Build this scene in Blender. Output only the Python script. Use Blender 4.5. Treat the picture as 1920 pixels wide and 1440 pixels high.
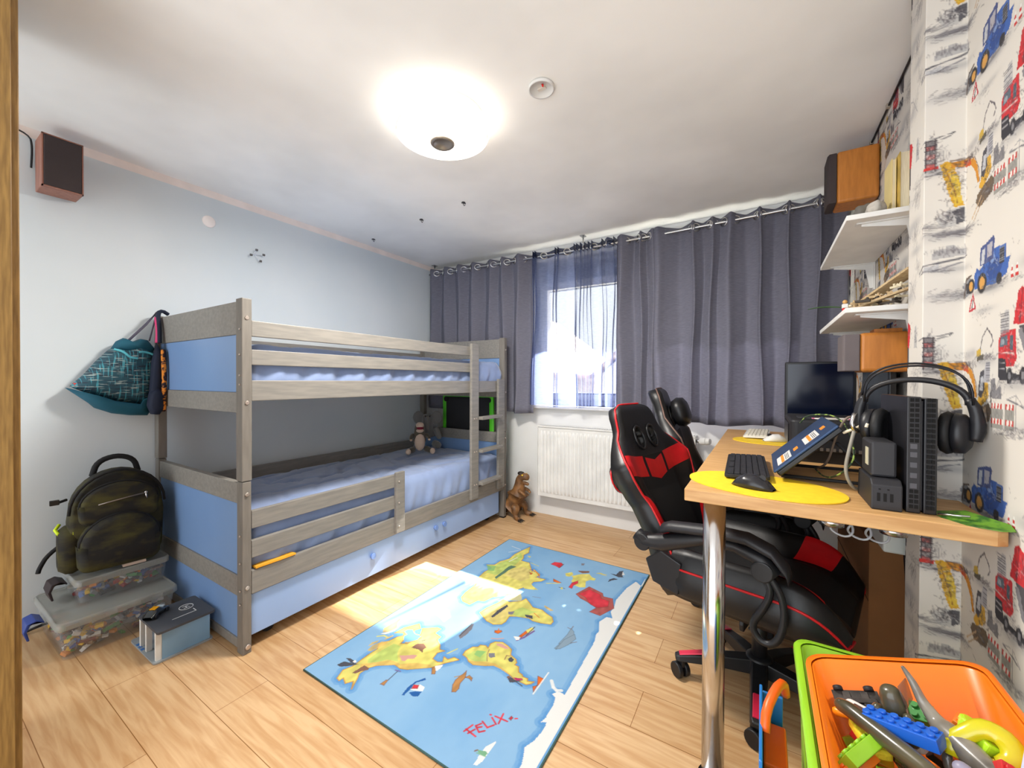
import bpy, bmesh, math, random
import numpy as np
from mathutils import Vector, Matrix, noise as mnoise
random.seed(7); np.random.seed(7)
PI = math.pi
S = bpy.context.scene
COL = S.collection
for o in list(bpy.data.objects): bpy.data.objects.remove(o)

# ------------------------------------------------------------------ camera
def cam_axes(yaw, pitch, roll):
    f = Vector((-math.sin(yaw)*math.cos(pitch), math.cos(yaw)*math.cos(pitch), math.sin(pitch)))
    r = Vector((math.cos(yaw), math.sin(yaw), 0)); u = r.cross(f)
    return r*math.cos(roll)+u*math.sin(roll), -r*math.sin(roll)+u*math.cos(roll), f
_r, _u, _f = cam_axes(math.radians(32), math.radians(-.45), math.radians(.2))
cd = bpy.data.cameras.new('camera'); cam = bpy.data.objects.new('camera', cd); COL.objects.link(cam)
cd.sensor_width = 36; cd.lens = 36*750/1920; cd.clip_start = .02; cd.clip_end = 100
M = Matrix((( _r.x,_u.x,-_f.x,0),(_r.y,_u.y,-_f.y,0),(_r.z,_u.z,-_f.z,1.2),(0,0,0,1)))
cam.matrix_world = M
S.camera = cam

# ------------------------------------------------------------------ light
S.view_settings.view_transform = 'Standard'; S.view_settings.look = 'None'
S.view_settings.exposure = 0.88; S.view_settings.gamma = 1; S.view_settings.use_curve_mapping = False
W = bpy.data.worlds.new('World'); S.world = W; W.use_nodes = True
nt = W.node_tree; bg = nt.nodes['Background']
bg.inputs[1].default_value = 1.0
# bright hazy sky, brighter on the side away from the window
_tc = nt.nodes.new('ShaderNodeTexCoord'); _sx = nt.nodes.new('ShaderNodeSeparateXYZ'); nt.links.new(_tc.outputs['Generated'], _sx.inputs[0])
_mr = nt.nodes.new('ShaderNodeMapRange'); _mr.inputs[1].default_value = -.6; _mr.inputs[2].default_value = .6; _mr.inputs[3].default_value = 2.3; _mr.inputs[4].default_value = 1.6
nt.links.new(_sx.outputs[1], _mr.inputs[0]); nt.links.new(_mr.outputs[0], bg.inputs[1]); bg.inputs[0].default_value = (.90, .95, 1.0, 1)
SUN_DIR = Vector((-.153, -1, -.80)).normalized()
sd = bpy.data.lights.new('sun', 'SUN'); sun = bpy.data.objects.new('sun', sd); COL.objects.link(sun)
sd.energy = 33.0; sd.angle = math.radians(.6); sd.color = (1, .95, .86)
sun.rotation_euler = SUN_DIR.to_track_quat('-Z', 'Y').to_euler(); sun.location = (-1, 6, 5)

S.cycles.max_bounces = 18; S.cycles.diffuse_bounces = 12; S.cycles.transparent_max_bounces = 24
# ------------------------------------------------------------------ helpers
def lin(c):
    return c/12.92 if c <= .04045 else ((c+.055)/1.055)**2.4
def H(h, a=1.0):
    h = h.lstrip('#'); return tuple(lin(int(h[i:i+2], 16)/255) for i in (0, 2, 4))+(a,)
MATS = {}
def mat(name, col='#888888', rough=.6, metal=0, col2=None, scale=8, stretch=(1, 1, 1), detail=3, bump=0, bscale=None, trans=0, coat=0, emit=0, alpha=1, ior=1.45, spec=.5, ramp=(.35, .65), sheen=0):
    if name in MATS: return MATS[name]
    m = bpy.data.materials.new(name); MATS[name] = m; m.use_nodes = True
    n = m.node_tree; b = n.nodes['Principled BSDF']
    b.inputs['Base Color'].default_value = H(col); b.inputs['Roughness'].default_value = rough
    b.inputs['Metallic'].default_value = metal; b.inputs['Transmission Weight'].default_value = trans
    b.inputs['Coat Weight'].default_value = coat; b.inputs['IOR'].default_value = ior; b.inputs['Alpha'].default_value = alpha
    b.inputs['Specular IOR Level'].default_value = spec; b.inputs['Sheen Weight'].default_value = sheen
    if emit:
        b.inputs['Emission Color'].default_value = H(col); b.inputs['Emission Strength'].default_value = emit
    tc = n.nodes.new('ShaderNodeTexCoord'); mp = n.nodes.new('ShaderNodeMapping'); n.links.new(tc.outputs['Object'], mp.inputs[0])
    mp.inputs['Scale'].default_value = stretch
    nz = n.nodes.new('ShaderNodeTexNoise'); nz.inputs['Scale'].default_value = scale; nz.inputs['Detail'].default_value = detail
    n.links.new(mp.outputs[0], nz.inputs['Vector'])
    if col2 is None:
        c = H(col); col2v = tuple(x*.9 for x in c[:3])+(1,)
    else: col2v = H(col2)
    rp = n.nodes.new('ShaderNodeValToRGB'); rp.color_ramp.elements[0].color = H(col); rp.color_ramp.elements[1].color = col2v
    rp.color_ramp.elements[0].position = ramp[0]; rp.color_ramp.elements[1].position = ramp[1]
    n.links.new(nz.outputs[0], rp.inputs[0]); n.links.new(rp.outputs[0], b.inputs['Base Color'])
    if bump:
        bp = n.nodes.new('ShaderNodeBump'); bp.inputs['Strength'].default_value = bump; bp.inputs['Distance'].default_value = .003
        if bscale:
            n2 = n.nodes.new('ShaderNodeTexNoise'); n2.inputs['Scale'].default_value = bscale; n2.inputs['Detail'].default_value = 4
            n.links.new(mp.outputs[0], n2.inputs['Vector']); n.links.new(n2.outputs[0], bp.inputs['Height'])
        else: n.links.new(nz.outputs[0], bp.inputs['Height'])
        n.links.new(bp.outputs[0], b.inputs['Normal'])
    return m
def mat_attr(name, rough=.9, bump=0):
    m = bpy.data.materials.new(name); MATS[name] = m; m.use_nodes = True; n = m.node_tree; b = n.nodes['Principled BSDF']
    a = n.nodes.new('ShaderNodeVertexColor'); a.layer_name = 'Col'; n.links.new(a.outputs[0], b.inputs['Base Color'])
    b.inputs['Roughness'].default_value = rough; b.inputs['Specular IOR Level'].default_value = .2
    if bump:
        tc = n.nodes.new('ShaderNodeTexCoord'); nz = n.nodes.new('ShaderNodeTexNoise'); nz.inputs['Scale'].default_value = 600
        bp = n.nodes.new('ShaderNodeBump'); bp.inputs['Strength'].default_value = bump; bp.inputs['Distance'].default_value = .002
        n.links.new(tc.outputs['Object'], nz.inputs['Vector']); n.links.new(nz.outputs[0], bp.inputs['Height']); n.links.new(bp.outputs[0], b.inputs['Normal'])
    return m

def V(*a): return Vector(a)
def rotz(a): return Matrix.Rotation(a, 4, 'Z')
def TR(x=0, y=0, z=0, rz=0, rx=0, ry=0):
    return Matrix.Translation((x, y, z)) @ Matrix.Rotation(rz, 4, 'Z') @ Matrix.Rotation(ry, 4, 'Y') @ Matrix.Rotation(rx, 4, 'X')
class MB:
    def __init__(s, xf=None): s.v = []; s.f = []; s.m = []; s.sm = []; s.xf = xf
    def add(s, vs, fs, mi=0, sm=False, xf=None):
        o = len(s.v)
        for p in vs:
            p = Vector(p)
            if xf is not None: p = xf @ p
            if s.xf is not None: p = s.xf @ p
            s.v.append(p)
        for f in fs: s.f.append([i+o for i in f]); s.m.append(mi); s.sm.append(sm)
        return s
    def box(s, x0, x1, y0, y1, z0, z1, mi=0, xf=None):
        vs = [(x, y, z) for x in (x0, x1) for y in (y0, y1) for z in (z0, z1)]
        return s.add(vs, [(0, 1, 3, 2), (4, 6, 7, 5), (0, 4, 5, 1), (2, 3, 7, 6), (0, 2, 6, 4), (1, 5, 7, 3)], mi, False, xf)
    def cyl(s, p0, p1, r0, r1=None, n=20, mi=0, sm=True, xf=None, caps=True):
        r1 = r0 if r1 is None else r1
        p0 = Vector(p0); p1 = Vector(p1); d = (p1-p0).normalized(); a = d.orthogonal().normalized(); b = d.cross(a)
        vs = []; fs = []
        for p, r in ((p0, r0), (p1, r1)):
            for i in range(n): t = 2*PI*i/n; vs.append(p+a*math.cos(t)*r+b*math.sin(t)*r)
        for i in range(n): j = (i+1) % n; fs.append((i, j, n+j, n+i))
        s.add(vs, fs, mi, sm, xf)
        if caps: s.add(vs, [list(range(n))[::-1], list(range(n, 2*n))], mi, False, xf)
        return s
    def tube(s, pts, r=.005, n=8, mi=0, closed=False, xf=None, smooth_path=0):
        pts = [Vector(p) for p in pts]
        if smooth_path:
            for _ in range(smooth_path):
                q = []; L = len(pts)
                rng = range(L) if closed else range(L-1)
                if not closed: q.append(pts[0])
                for i in rng:
                    a = pts[i]; b = pts[(i+1) % L]; q += [a*.75+b*.25, a*.25+b*.75]
                if not closed: q.append(pts[-1])
                pts = q
        L = len(pts); R = r if isinstance(r, (list, tuple)) else [r]*L
        if len(R) != L: R = [R[min(len(R)-1, int(i*len(R)/L))] for i in range(L)]
        vs = []; fs = []; pa = None
        for i, p in enumerate(pts):
            if closed: d = pts[(i+1) % L]-pts[i-1]
            else: d = pts[min(i+1, L-1)]-pts[max(i-1, 0)]
            d = d.normalized() if d.length > 1e-9 else Vector((0, 0, 1))
            if pa is None: pa = d.orthogonal().normalized()
            pa = (pa-d*pa.dot(d))
            pa = pa.normalized() if pa.length > 1e-6 else d.orthogonal().normalized()
            b = d.cross(pa)
            for k in range(n): t = 2*PI*k/n; vs.append(p+pa*math.cos(t)*R[i]+b*math.sin(t)*R[i])
        for i in range(L if closed else L-1):
            for k in range(n):
                a = i*n+k; b_ = i*n+(k+1) % n; c = ((i+1) % L)*n
                fs.append((a, b_, c+(k+1) % n, c+k))
        if not closed: fs += [list(range(n))[::-1], list(range((L-1)*n, L*n))]
        return s.add(vs, fs, mi, True, xf)
    def lathe(s, prof, n=28, mi=0, xf=None, sm=True):
        vs = []; fs = []; L = len(prof)
        for r, z in prof:
            for k in range(n): t = 2*PI*k/n; vs.append((r*math.cos(t), r*math.sin(t), z))
        for i in range(L-1):
            for k in range(n): fs.append((i*n+k, i*n+(k+1) % n, (i+1)*n+(k+1) % n, (i+1)*n+k))
        if prof[0][0] > 1e-5: fs.append(list(range(n))[::-1])
        if prof[-1][0] > 1e-5: fs.append(list(range((L-1)*n, L*n)))
        return s.add(vs, fs, mi, sm, xf)
    def ell(s, c, r, n=16, mi=0, xf=None, rot=None):
        if not isinstance(r, (tuple, list)): r = (r, r, r)
        vs = []; fs = []; m = n//2
        for i in range(m+1):
            ph = PI*i/m
            for k in range(n):
                t = 2*PI*k/n; p = Vector((r[0]*math.sin(ph)*math.cos(t), r[1]*math.sin(ph)*math.sin(t), r[2]*math.cos(ph)))
                if rot is not None: p = rot @ p
                vs.append(p+Vector(c))
        for i in range(m):
            for k in range(n): fs.append((i*n+k, (i+1)*n+k, (i+1)*n+(k+1) % n, i*n+(k+1) % n))
        return s.add(vs, fs, mi, True, xf)
    def prism(s, poly, z0, z1, mi=0, xf=None, mside=None, sm=False):
        n = len(poly); vs = [(p[0], p[1], z0) for p in poly]+[(p[0], p[1], z1) for p in poly]
        s.add(vs, [list(range(n))[::-1], list(range(n, 2*n))], mi, False, xf)
        return s.add(vs, [(i, (i+1) % n, n+(i+1) % n, n+i) for i in range(n)], mi if mside is None else mside, sm, xf)
    def grid(s, fn, nu, nv, mi=0, cu=False, cv=False, sm=True, xf=None, keep=None, mfn=None):
        vs = [fn(i/(nu if cu else nu-1), j/(nv if cv else nv-1)) for i in range(nu) for j in range(nv)]
        o = len(s.v); s.add(vs, [], mi, sm, xf)
        for i in range(nu if cu else nu-1):
            for j in range(nv if cv else nv-1):
                if keep and not keep(i, j): continue
                i2 = (i+1) % nu; j2 = (j+1) % nv
                s.f.append([o+i*nv+j, o+i2*nv+j, o+i2*nv+j2, o+i*nv+j2]); s.m.append(mfn(i, j) if mfn else mi); s.sm.append(sm)
        return s
    def loft(s, rings, mi=0, sm=True, xf=None, caps=True):
        n = len(rings[0]); vs = [p for r in rings for p in r]; fs = []
        for i in range(len(rings)-1):
            for k in range(n): fs.append((i*n+k, i*n+(k+1) % n, (i+1)*n+(k+1) % n, (i+1)*n+k))
        if caps: fs += [list(range(n))[::-1], list(range((len(rings)-1)*n, len(rings)*n))]
        return s.add(vs, fs, mi, sm, xf)
    def pillow(s, outline, layers, mi=0, xf=None, fold=0):
        # outline: (a,b) points in a plane; layers: (depth, scale[, da, db]); swept along the local x axis
        ca = sum(p[0] for p in outline)/len(outline); cb = sum(p[1] for p in outline)/len(outline); R = []
        for L in layers:
            d, k = L[0], L[1]; da = L[2] if len(L) > 2 else 0; db = L[3] if len(L) > 3 else 0
            R.append([(d, ca+(p[0]-ca)*k+da, cb+(p[1]-cb)*k+db) for p in outline])
        return s.loft(R, mi, True, xf)
    def build(s, name, mats, parent=None, bevel=0, sub=0, loc=None, rot=0, wn=False, bseg=2):
        me = bpy.data.meshes.new(name)
        if parent is not None and parent.get('_w'):
            pl = Vector(parent['_w']); s.v = [p-pl for p in s.v]
        if parent is None and loc is None and s.v:   # origin at the base of the object
            lo = Vector((sum(p.x for p in s.v)/len(s.v), sum(p.y for p in s.v)/len(s.v), min(p.z for p in s.v)))
            s.v = [p-lo for p in s.v]; loc = lo
        me.from_pydata([tuple(p) for p in s.v], [], s.f)
        for m in (mats if isinstance(mats, (list, tuple)) else [mats]): me.materials.append(m)
        me.polygons.foreach_set('material_index', s.m); me.polygons.foreach_set('use_smooth', s.sm); me.update()
        bm = bmesh.new(); bm.from_mesh(me); bmesh.ops.remove_doubles(bm, verts=bm.verts, dist=1e-6)
        bmesh.ops.recalc_face_normals(bm, faces=bm.faces); bm.to_mesh(me); bm.free()
        o = bpy.data.objects.new(name, me); COL.objects.link(o)
        if parent is not None:
            o.parent = parent
            if parent.get('_w'): o['_w'] = parent['_w']
        if loc is not None: o.location = loc; o.rotation_euler = (0, 0, rot)
        if bevel:
            b = o.modifiers.new('bevel', 'BEVEL'); b.width = bevel; b.segments = bseg; b.limit_method = 'ANGLE'; b.angle_limit = math.radians(40)
        if sub:
            b = o.modifiers.new('sub', 'SUBSURF'); b.levels = sub; b.render_levels = sub
        return o
def tag(o, label, cat, group=None):
    o['label'] = label; o['category'] = cat
    if group: o['group'] = group
    return o
def thing(name, label, cat, loc=(0, 0, 0), rz=0, group=None, world=False):
    o = bpy.data.objects.new(name, None); COL.objects.link(o); o.empty_display_size = .05
    o.location = loc; o.rotation_euler = (0, 0, rz); tag(o, label, cat, group)
    if world: o['_w'] = tuple(loc)
    return o
def struct(o): o['kind'] = 'structure'; return o
def skin(name, m, parent, joints, edges, sub=2, loc=None):
    me = bpy.data.meshes.new(name); off = Vector(parent['_w']) if parent is not None and parent.get('_w') else Vector((0, 0, 0))
    me.from_pydata([tuple(Vector(j[0])-off) for j in joints], edges, []); me.materials.append(m)
    o = bpy.data.objects.new(name, me); COL.objects.link(o)
    if parent is not None: o.parent = parent
    if loc: o.location = loc
    sk = o.modifiers.new('skin', 'SKIN'); sk.use_smooth_shade = True
    lay = me.skin_vertices[0].data if me.skin_vertices else None
    if lay is None:
        bm = bmesh.new(); bm.from_mesh(me); bm.verts.layers.skin.verify(); bm.to_mesh(me); bm.free(); lay = me.skin_vertices[0].data
    for i, j in enumerate(joints):
        r = j[1]; lay[i].radius = r if isinstance(r, tuple) else (r, r); lay[i].use_root = (i == 0)
    s2 = o.modifiers.new('sub', 'SUBSURF'); s2.levels = sub; s2.render_levels = sub
    return o
def copy_tree(o, loc, rz=None, label=None):
    c = o.copy(); COL.objects.link(c); c.location = loc
    if rz is not None: c.rotation_euler = (0, 0, rz)
    if label: c['label'] = label
    for ch in [x for x in bpy.data.objects if x.parent == o]:
        d = ch.copy(); COL.objects.link(d); d.parent = c
        for g in [x for x in bpy.data.objects if x.parent == ch]:
            e = g.copy(); COL.objects.link(e); e.parent = d
    return c
def rrect(x0, x1, y0, y1, r, n=5):
    P = []
    for cx, cy, a in ((x1-r, y1-r, 0), (x0+r, y1-r, 90), (x0+r, y0+r, 180), (x1-r, y0+r, 270)):
        for i in range(n+1): t = math.radians(a+90*i/n); P.append((cx+r*math.cos(t), cy+r*math.sin(t)))
    return P
def interp(xs, ys, t):
    return float(np.interp(t, xs, ys))
# raster painting used for printed cloth and wallpaper (stored as a colour attribute on a fine grid)
class Ras:
    def __init__(s, w, h, res, base, wrap=False):
        s.res = res; s.W = int(round(w/res)); s.Hh = int(round(h/res)); s.wrap = wrap
        s.im = np.zeros((s.Hh, s.W, 3)); s.im[:] = base
    @staticmethod
    def c(h): h = h.lstrip('#'); return np.array([int(h[i:i+2], 16)/255 for i in (0, 2, 4)])
    def _box(s, x0, x1, y0, y1):
        x0 = int(math.floor(x0/s.res))-1; x1 = int(math.ceil(x1/s.res))+1; y0 = int(math.floor(y0/s.res))-1; y1 = int(math.ceil(y1/s.res))+1
        ix = np.arange(x0, x1+1); iy = np.arange(y0, y1+1)
        X, Y = np.meshgrid((ix+.5)*s.res, (iy+.5)*s.res)
        if s.wrap: wx = ix % s.W; wy = iy % s.Hh; ok = None
        else:
            kx = (ix >= 0) & (ix < s.W); ky = (iy >= 0) & (iy < s.Hh); ix = ix[kx]; iy = iy[ky]; X = X[np.ix_(ky, kx)]; Y = Y[np.ix_(ky, kx)]; wx = ix; wy = iy
        return X, Y, wx, wy
    def _put(s, a, wx, wy, col):
        if a.size == 0: return
        sub = s.im[np.ix_(wy, wx)]; s.im[np.ix_(wy, wx)] = sub*(1-a[..., None])+col*a[..., None]
    def poly(s, col, pts, al=1.0):
        if isinstance(col, str): col = s.c(col)
        P = np.array(pts, float); X, Y, wx, wy = s._box(P[:, 0].min(), P[:, 0].max(), P[:, 1].min(), P[:, 1].max())
        ins = np.zeros(X.shape, bool); n = len(P)
        for i in range(n):
            xa, ya = P[i]; xb, yb = P[(i+1) % n]
            if ya == yb: continue
            c = ((ya > Y) != (yb > Y)) & (X < (xb-xa)*(Y-ya)/(yb-ya)+xa); ins ^= c
        s._put(ins*al, wx, wy, col)
    def line(s, col, pts, w, al=1.0):
        if isinstance(col, str): col = s.c(col)
        for (xa, ya), (xb, yb) in zip(pts[:-1], pts[1:]):
            X, Y, wx, wy = s._box(min(xa, xb)-w, max(xa, xb)+w, min(ya, yb)-w, max(ya, yb)+w)
            dx, dy = xb-xa, yb-ya; L = dx*dx+dy*dy+1e-12
            t = np.clip(((X-xa)*dx+(Y-ya)*dy)/L, 0, 1); d = np.hypot(X-xa-t*dx, Y-ya-t*dy)
            s._put(np.clip((w/2-d)/s.res+.5, 0, 1)*al, wx, wy, col)
    def blob(s, col, x, y, rx, ry, al=1.0, hard=False):
        if isinstance(col, str): col = s.c(col)
        X, Y, wx, wy = s._box(x-rx*1.6, x+rx*1.6, y-ry*1.6, y+ry*1.6)
        q = ((X-x)/rx)**2+((Y-y)/ry)**2
        s._put((np.clip((1-q)*4, 0, 1) if hard else np.exp(-q*1.6))*al, wx, wy, col)
    def scrib(s, cols, x, y, w, h, n, L, lw, al=.6, ang=0, spread=.5):
        for _ in range(n):
            px = x+random.gauss(0, w/2.4); py = y+random.gauss(0, h/2.4); a = ang+random.uniform(-spread, spread); l = L*random.uniform(.4, 1)
            s.line(random.choice(cols), [(px, py), (px+l*math.cos(a), py+l*math.sin(a))], lw*random.uniform(.6, 1.3), al*random.uniform(.5, 1))
    def lin(s):
        c = np.clip(s.im, 0, 1); return np.where(c <= .04045, c/12.92, ((c+.055)/1.055)**2.4)
def vnoise(h, w, cells, seed=0):
    rg = np.random.RandomState(seed); g = rg.rand(cells+2, cells+2)
    y = np.linspace(0, cells, h); x = np.linspace(0, cells, w); yi = y.astype(int); xi = x.astype(int); fy = (y-yi)[:, None]; fx = (x-xi)[None, :]
    fy = fy*fy*(3-2*fy); fx = fx*fx*(3-2*fx)
    a = g[np.ix_(yi, xi)]; b = g[np.ix_(yi, xi+1)]; c = g[np.ix_(yi+1, xi)]; d = g[np.ix_(yi+1, xi+1)]
    return (a*(1-fx)+b*fx)*(1-fy)+(c*(1-fx)+d*fx)*fy
def grid_mesh(name, P, C, m, parent=None):
    # P: (ny,nx,3) points, C: (ny,nx,3) linear colours
    ny, nx = P.shape[:2]; me = bpy.data.meshes.new(name)
    idx = np.arange(ny*nx).reshape(ny, nx); q = np.stack([idx[:-1, :-1], idx[:-1, 1:], idx[1:, 1:], idx[1:, :-1]], -1).reshape(-1, 4)
    me.vertices.add(ny*nx); me.vertices.foreach_set('co', P.reshape(-1).astype(np.float32))
    me.loops.add(q.size); me.loops.foreach_set('vertex_index', q.reshape(-1).astype(np.int32))
    me.polygons.add(len(q)); me.polygons.foreach_set('loop_start', (np.arange(len(q))*4).astype(np.int32)); me.update(calc_edges=True)
    ca = me.color_attributes.new('Col', 'FLOAT_COLOR', 'POINT'); a = np.ones((ny*nx, 4), np.float32); a[:, :3] = C.reshape(-1, 3); ca.data.foreach_set('color', a.reshape(-1))
    me.materials.append(m); o = bpy.data.objects.new(name, me); COL.objects.link(o)
    if parent is not None: o.parent = parent
    return o
# ------------------------------------------------------------------ materials
white = mat('white_paint', '#e6e5e1', .8, bump=.05, bscale=60)
wallm = mat('pale_blue_paint', '#d3dade', .85, col2='#cdd6db', scale=2, bump=.08, bscale=90)
whitewall = mat('white_wall_paint', '#e0e0de', .85, scale=2, bump=.08, bscale=90)
ceilm = mat('ceiling_paint', '#f6f6f3', .9, scale=2, bump=.05, bscale=80)
bare = mat('bare_strip_paint', '#f3e8e2', .9)
greywood = mat('grey_stained_wood', '#77726b', .55, col2='#6d6861', scale=14, stretch=(4, 4, .6), bump=.06)
greywoodL = mat('grey_stained_wood_long', '#85817a', .5, col2='#787570', scale=14, stretch=(4, .5, 5), bump=.06)
bluepanel = mat('blue_panel', '#7392bd', .35, col2='#6f8eba', scale=3)
sheet = mat('blue_sheet', '#8799bd', .8, col2='#7b8db3', scale=6, bump=.35, bscale=14, sheen=.3)
silver = mat('brushed_steel', '#c8c8c8', .25, 1)
chrome = mat('chrome', '#d8d8da', .16, 1)
black = mat('black_plastic', '#17171a', .35)
blackm = mat('matt_black_plastic', '#1c1c20', .6)
dark = mat('dark_grey', '#2c2c30', .5)
wplastic = mat('white_plastic', '#dededb', .35)
oak = mat('oak_laminate', '#cfa56f', .45, col2='#b98c57', scale=7, stretch=(1, 9, 9), detail=6, bump=.05)
oakv = mat('oak_vertical', '#8a6a36', .5, col2='#6f5226', scale=26, stretch=(6, 6, .5), detail=6, bump=.15)
cherry = mat('cherry_veneer', '#c07a32', .4, col2='#ab6a28', scale=9, stretch=(6, 6, 1), detail=5)
walnut = mat('reddish_veneer', '#9c6a58', .45, col2='#87584a', scale=9, stretch=(6, 6, 1), detail=5)
grille = mat('speaker_cloth', '#3f3636', .9, bump=.3, bscale=400)
greycloth = mat('grey_speaker_cloth', '#6a6263', .9, bump=.3, bscale=400)
leather = mat('black_leather', '#131315', .42, bump=.12, bscale=70)
leather2 = mat('black_fabric', '#141416', .75, bump=.15, bscale=300)
redl = mat('red_leather', '#d0141c', .45, col2='#b51018', scale=12, bump=.1, bscale=60)
redm = mat('red_plastic', '#d8241e', .4)
curt = None

# floor: laminate boards running along X
fm = bpy.data.materials.new('laminate_boards'); fm.use_nodes = True; n = fm.node_tree; b = n.nodes['Principled BSDF']
tc = n.nodes.new('ShaderNodeTexCoord'); mp = n.nodes.new('ShaderNodeMapping'); n.links.new(tc.outputs['Object'], mp.inputs[0])
mp.inputs['Location'].default_value = (.38+1.285, -.4615, 0)
br = n.nodes.new('ShaderNodeTexBrick'); n.links.new(mp.outputs[0], br.inputs[0])
br.offset = .37; br.offset_frequency = 2; br.squash = 1
br.inputs['Scale'].default_value = 1; br.inputs['Brick Width'].default_value = 1.285; br.inputs['Row Height'].default_value = .1857
br.inputs['Mortar Size'].default_value = .0012; br.inputs['Mortar Smooth'].default_value = .1; br.inputs['Bias'].default_value = 0
br.inputs['Color1'].default_value = H('#cba980'); br.inputs['Color2'].default_value = H('#bf9c72'); br.inputs['Mortar'].default_value = H('#8a6136')
m2 = n.nodes.new('ShaderNodeMapping'); m2.inputs['Scale'].default_value = (1.2, 14, 1); n.links.new(tc.outputs['Object'], m2.inputs[0])
nz = n.nodes.new('ShaderNodeTexNoise'); nz.inputs['Scale'].default_value = 3.2; nz.inputs['Detail'].default_value = 8; nz.inputs['Distortion'].default_value = .6; n.links.new(m2.outputs[0], nz.inputs['Vector'])
rp = n.nodes.new('ShaderNodeValToRGB'); rp.color_ramp.elements[0].position = .36; rp.color_ramp.elements[0].color = H('#d2b692'); rp.color_ramp.elements[1].position = .62; rp.color_ramp.elements[1].color = (1, 1, 1, 1)
n.links.new(nz.outputs[0], rp.inputs[0])
mx = n.nodes.new('ShaderNodeMix'); mx.data_type = 'RGBA'; mx.blend_type = 'MULTIPLY'; mx.inputs[0].default_value = .55
n.links.new(br.outputs[0], mx.inputs[6]); n.links.new(rp.outputs[0], mx.inputs[7]); n.links.new(mx.outputs[2], b.inputs['Base Color']); b.inputs['Roughness'].default_value = .32
b.inputs['Specular IOR Level'].default_value = .35

XL, XR, YW, ZC = -2.95, .455, 3.217, 2.39
struct(MB().box(XL-.2, 1.2, -1.0, YW+.3, -.08, 0).build('floor', fm, loc=(0, 0, 0)))
struct(MB().box(XL-.2, 1.2, -1.0, YW+.3, ZC, ZC+.12).build('ceiling', ceilm, loc=(0, 0, 0)))
struct(MB().box(XL-.15, XL, -1.0, YW+.3, 0, ZC-.045).box(XL-.15, XL, -1.0, YW+.3, ZC-.045, ZC, 1).build('wall_left', [wallm, bare], loc=(0, 0, 0)))
# window wall with one wide opening
wx0, wx1, wz0, wz1 = -1.80, .34, .985, 2.30
struct(MB().box(XL, wx0, YW, YW+.3, 0, ZC).box(wx1, .6, YW, YW+.3, 0, ZC).box(wx0, wx1, YW, YW+.3, 0, wz0).box(wx0, wx1, YW, YW+.3, wz1, ZC).build('wall_back', whitewall, loc=(0, 0, 0)))
struct(MB().box(wx0-.04, wx1+.04, YW-.055, YW+.2, wz0-.03, wz0).build('trim_1', white, loc=(0, 0, 0), bevel=.006))
def clear_mat(name, col, tp, rough=.05):
    m = bpy.data.materials.new(name); m.use_nodes = True; n = m.node_tree; b = n.nodes['Principled BSDF']; b.inputs['Base Color'].default_value = H(col); b.inputs['Roughness'].default_value = rough
    tt = n.nodes.new('ShaderNodeBsdfTransparent'); mx = n.nodes.new('ShaderNodeMixShader'); mx.inputs[0].default_value = tp; n.links.new(b.outputs[0], mx.inputs[1]); n.links.new(tt.outputs[0], mx.inputs[2]); n.links.new(mx.outputs[0], n.nodes['Material Output'].inputs[0]); return m
glass = clear_mat('window_glass', '#e8f2f6', .93)
def sash(name, x0, x1):
    yf = YW+.17; w = struct(bpy.data.objects.new(name, None)); COL.objects.link(w); w.location = ((x0+x1)/2, yf, wz0); w['_w'] = ((x0+x1)/2, yf, wz0)
    f = MB().box(x0, x1, yf-.03, yf+.03, wz0, wz0+.045).box(x0, x1, yf-.03, yf+.03, wz1-.045, wz1).box(x0, x0+.045, yf-.03, yf+.03, wz0+.045, wz1-.045).box(x1-.045, x1, yf-.03, yf+.03, wz0+.045, wz1-.045)
    f.build('window_frame', wplastic, w, bevel=.004)
    a, b_, c, d = x0+.045, x1-.045, wz0+.045, wz1-.2
    g = MB().box(a, b_, yf-.06, yf+.02, c, c+.06).box(a, b_, yf-.06, yf+.02, d-.06, d).box(a, a+.06, yf-.06, yf+.02, c+.06, d-.06).box(b_-.06, b_, yf-.06, yf+.02, c+.06, d-.06)
    g.build('sash', wplastic, w, bevel=.006)
    MB().box(a+.06, b_-.06, yf-.022, yf-.018, c+.06, d-.06).build('window_pane', glass, w)
    MB().box(a, b_, yf-.03, yf+.1, d, wz1-.045).build('shutter_box', mat('shutter_box', '#a4a6a8', .6), w)
sash('window_1', wx0, -.80); sash('window_2', -.80, wx1)
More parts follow.
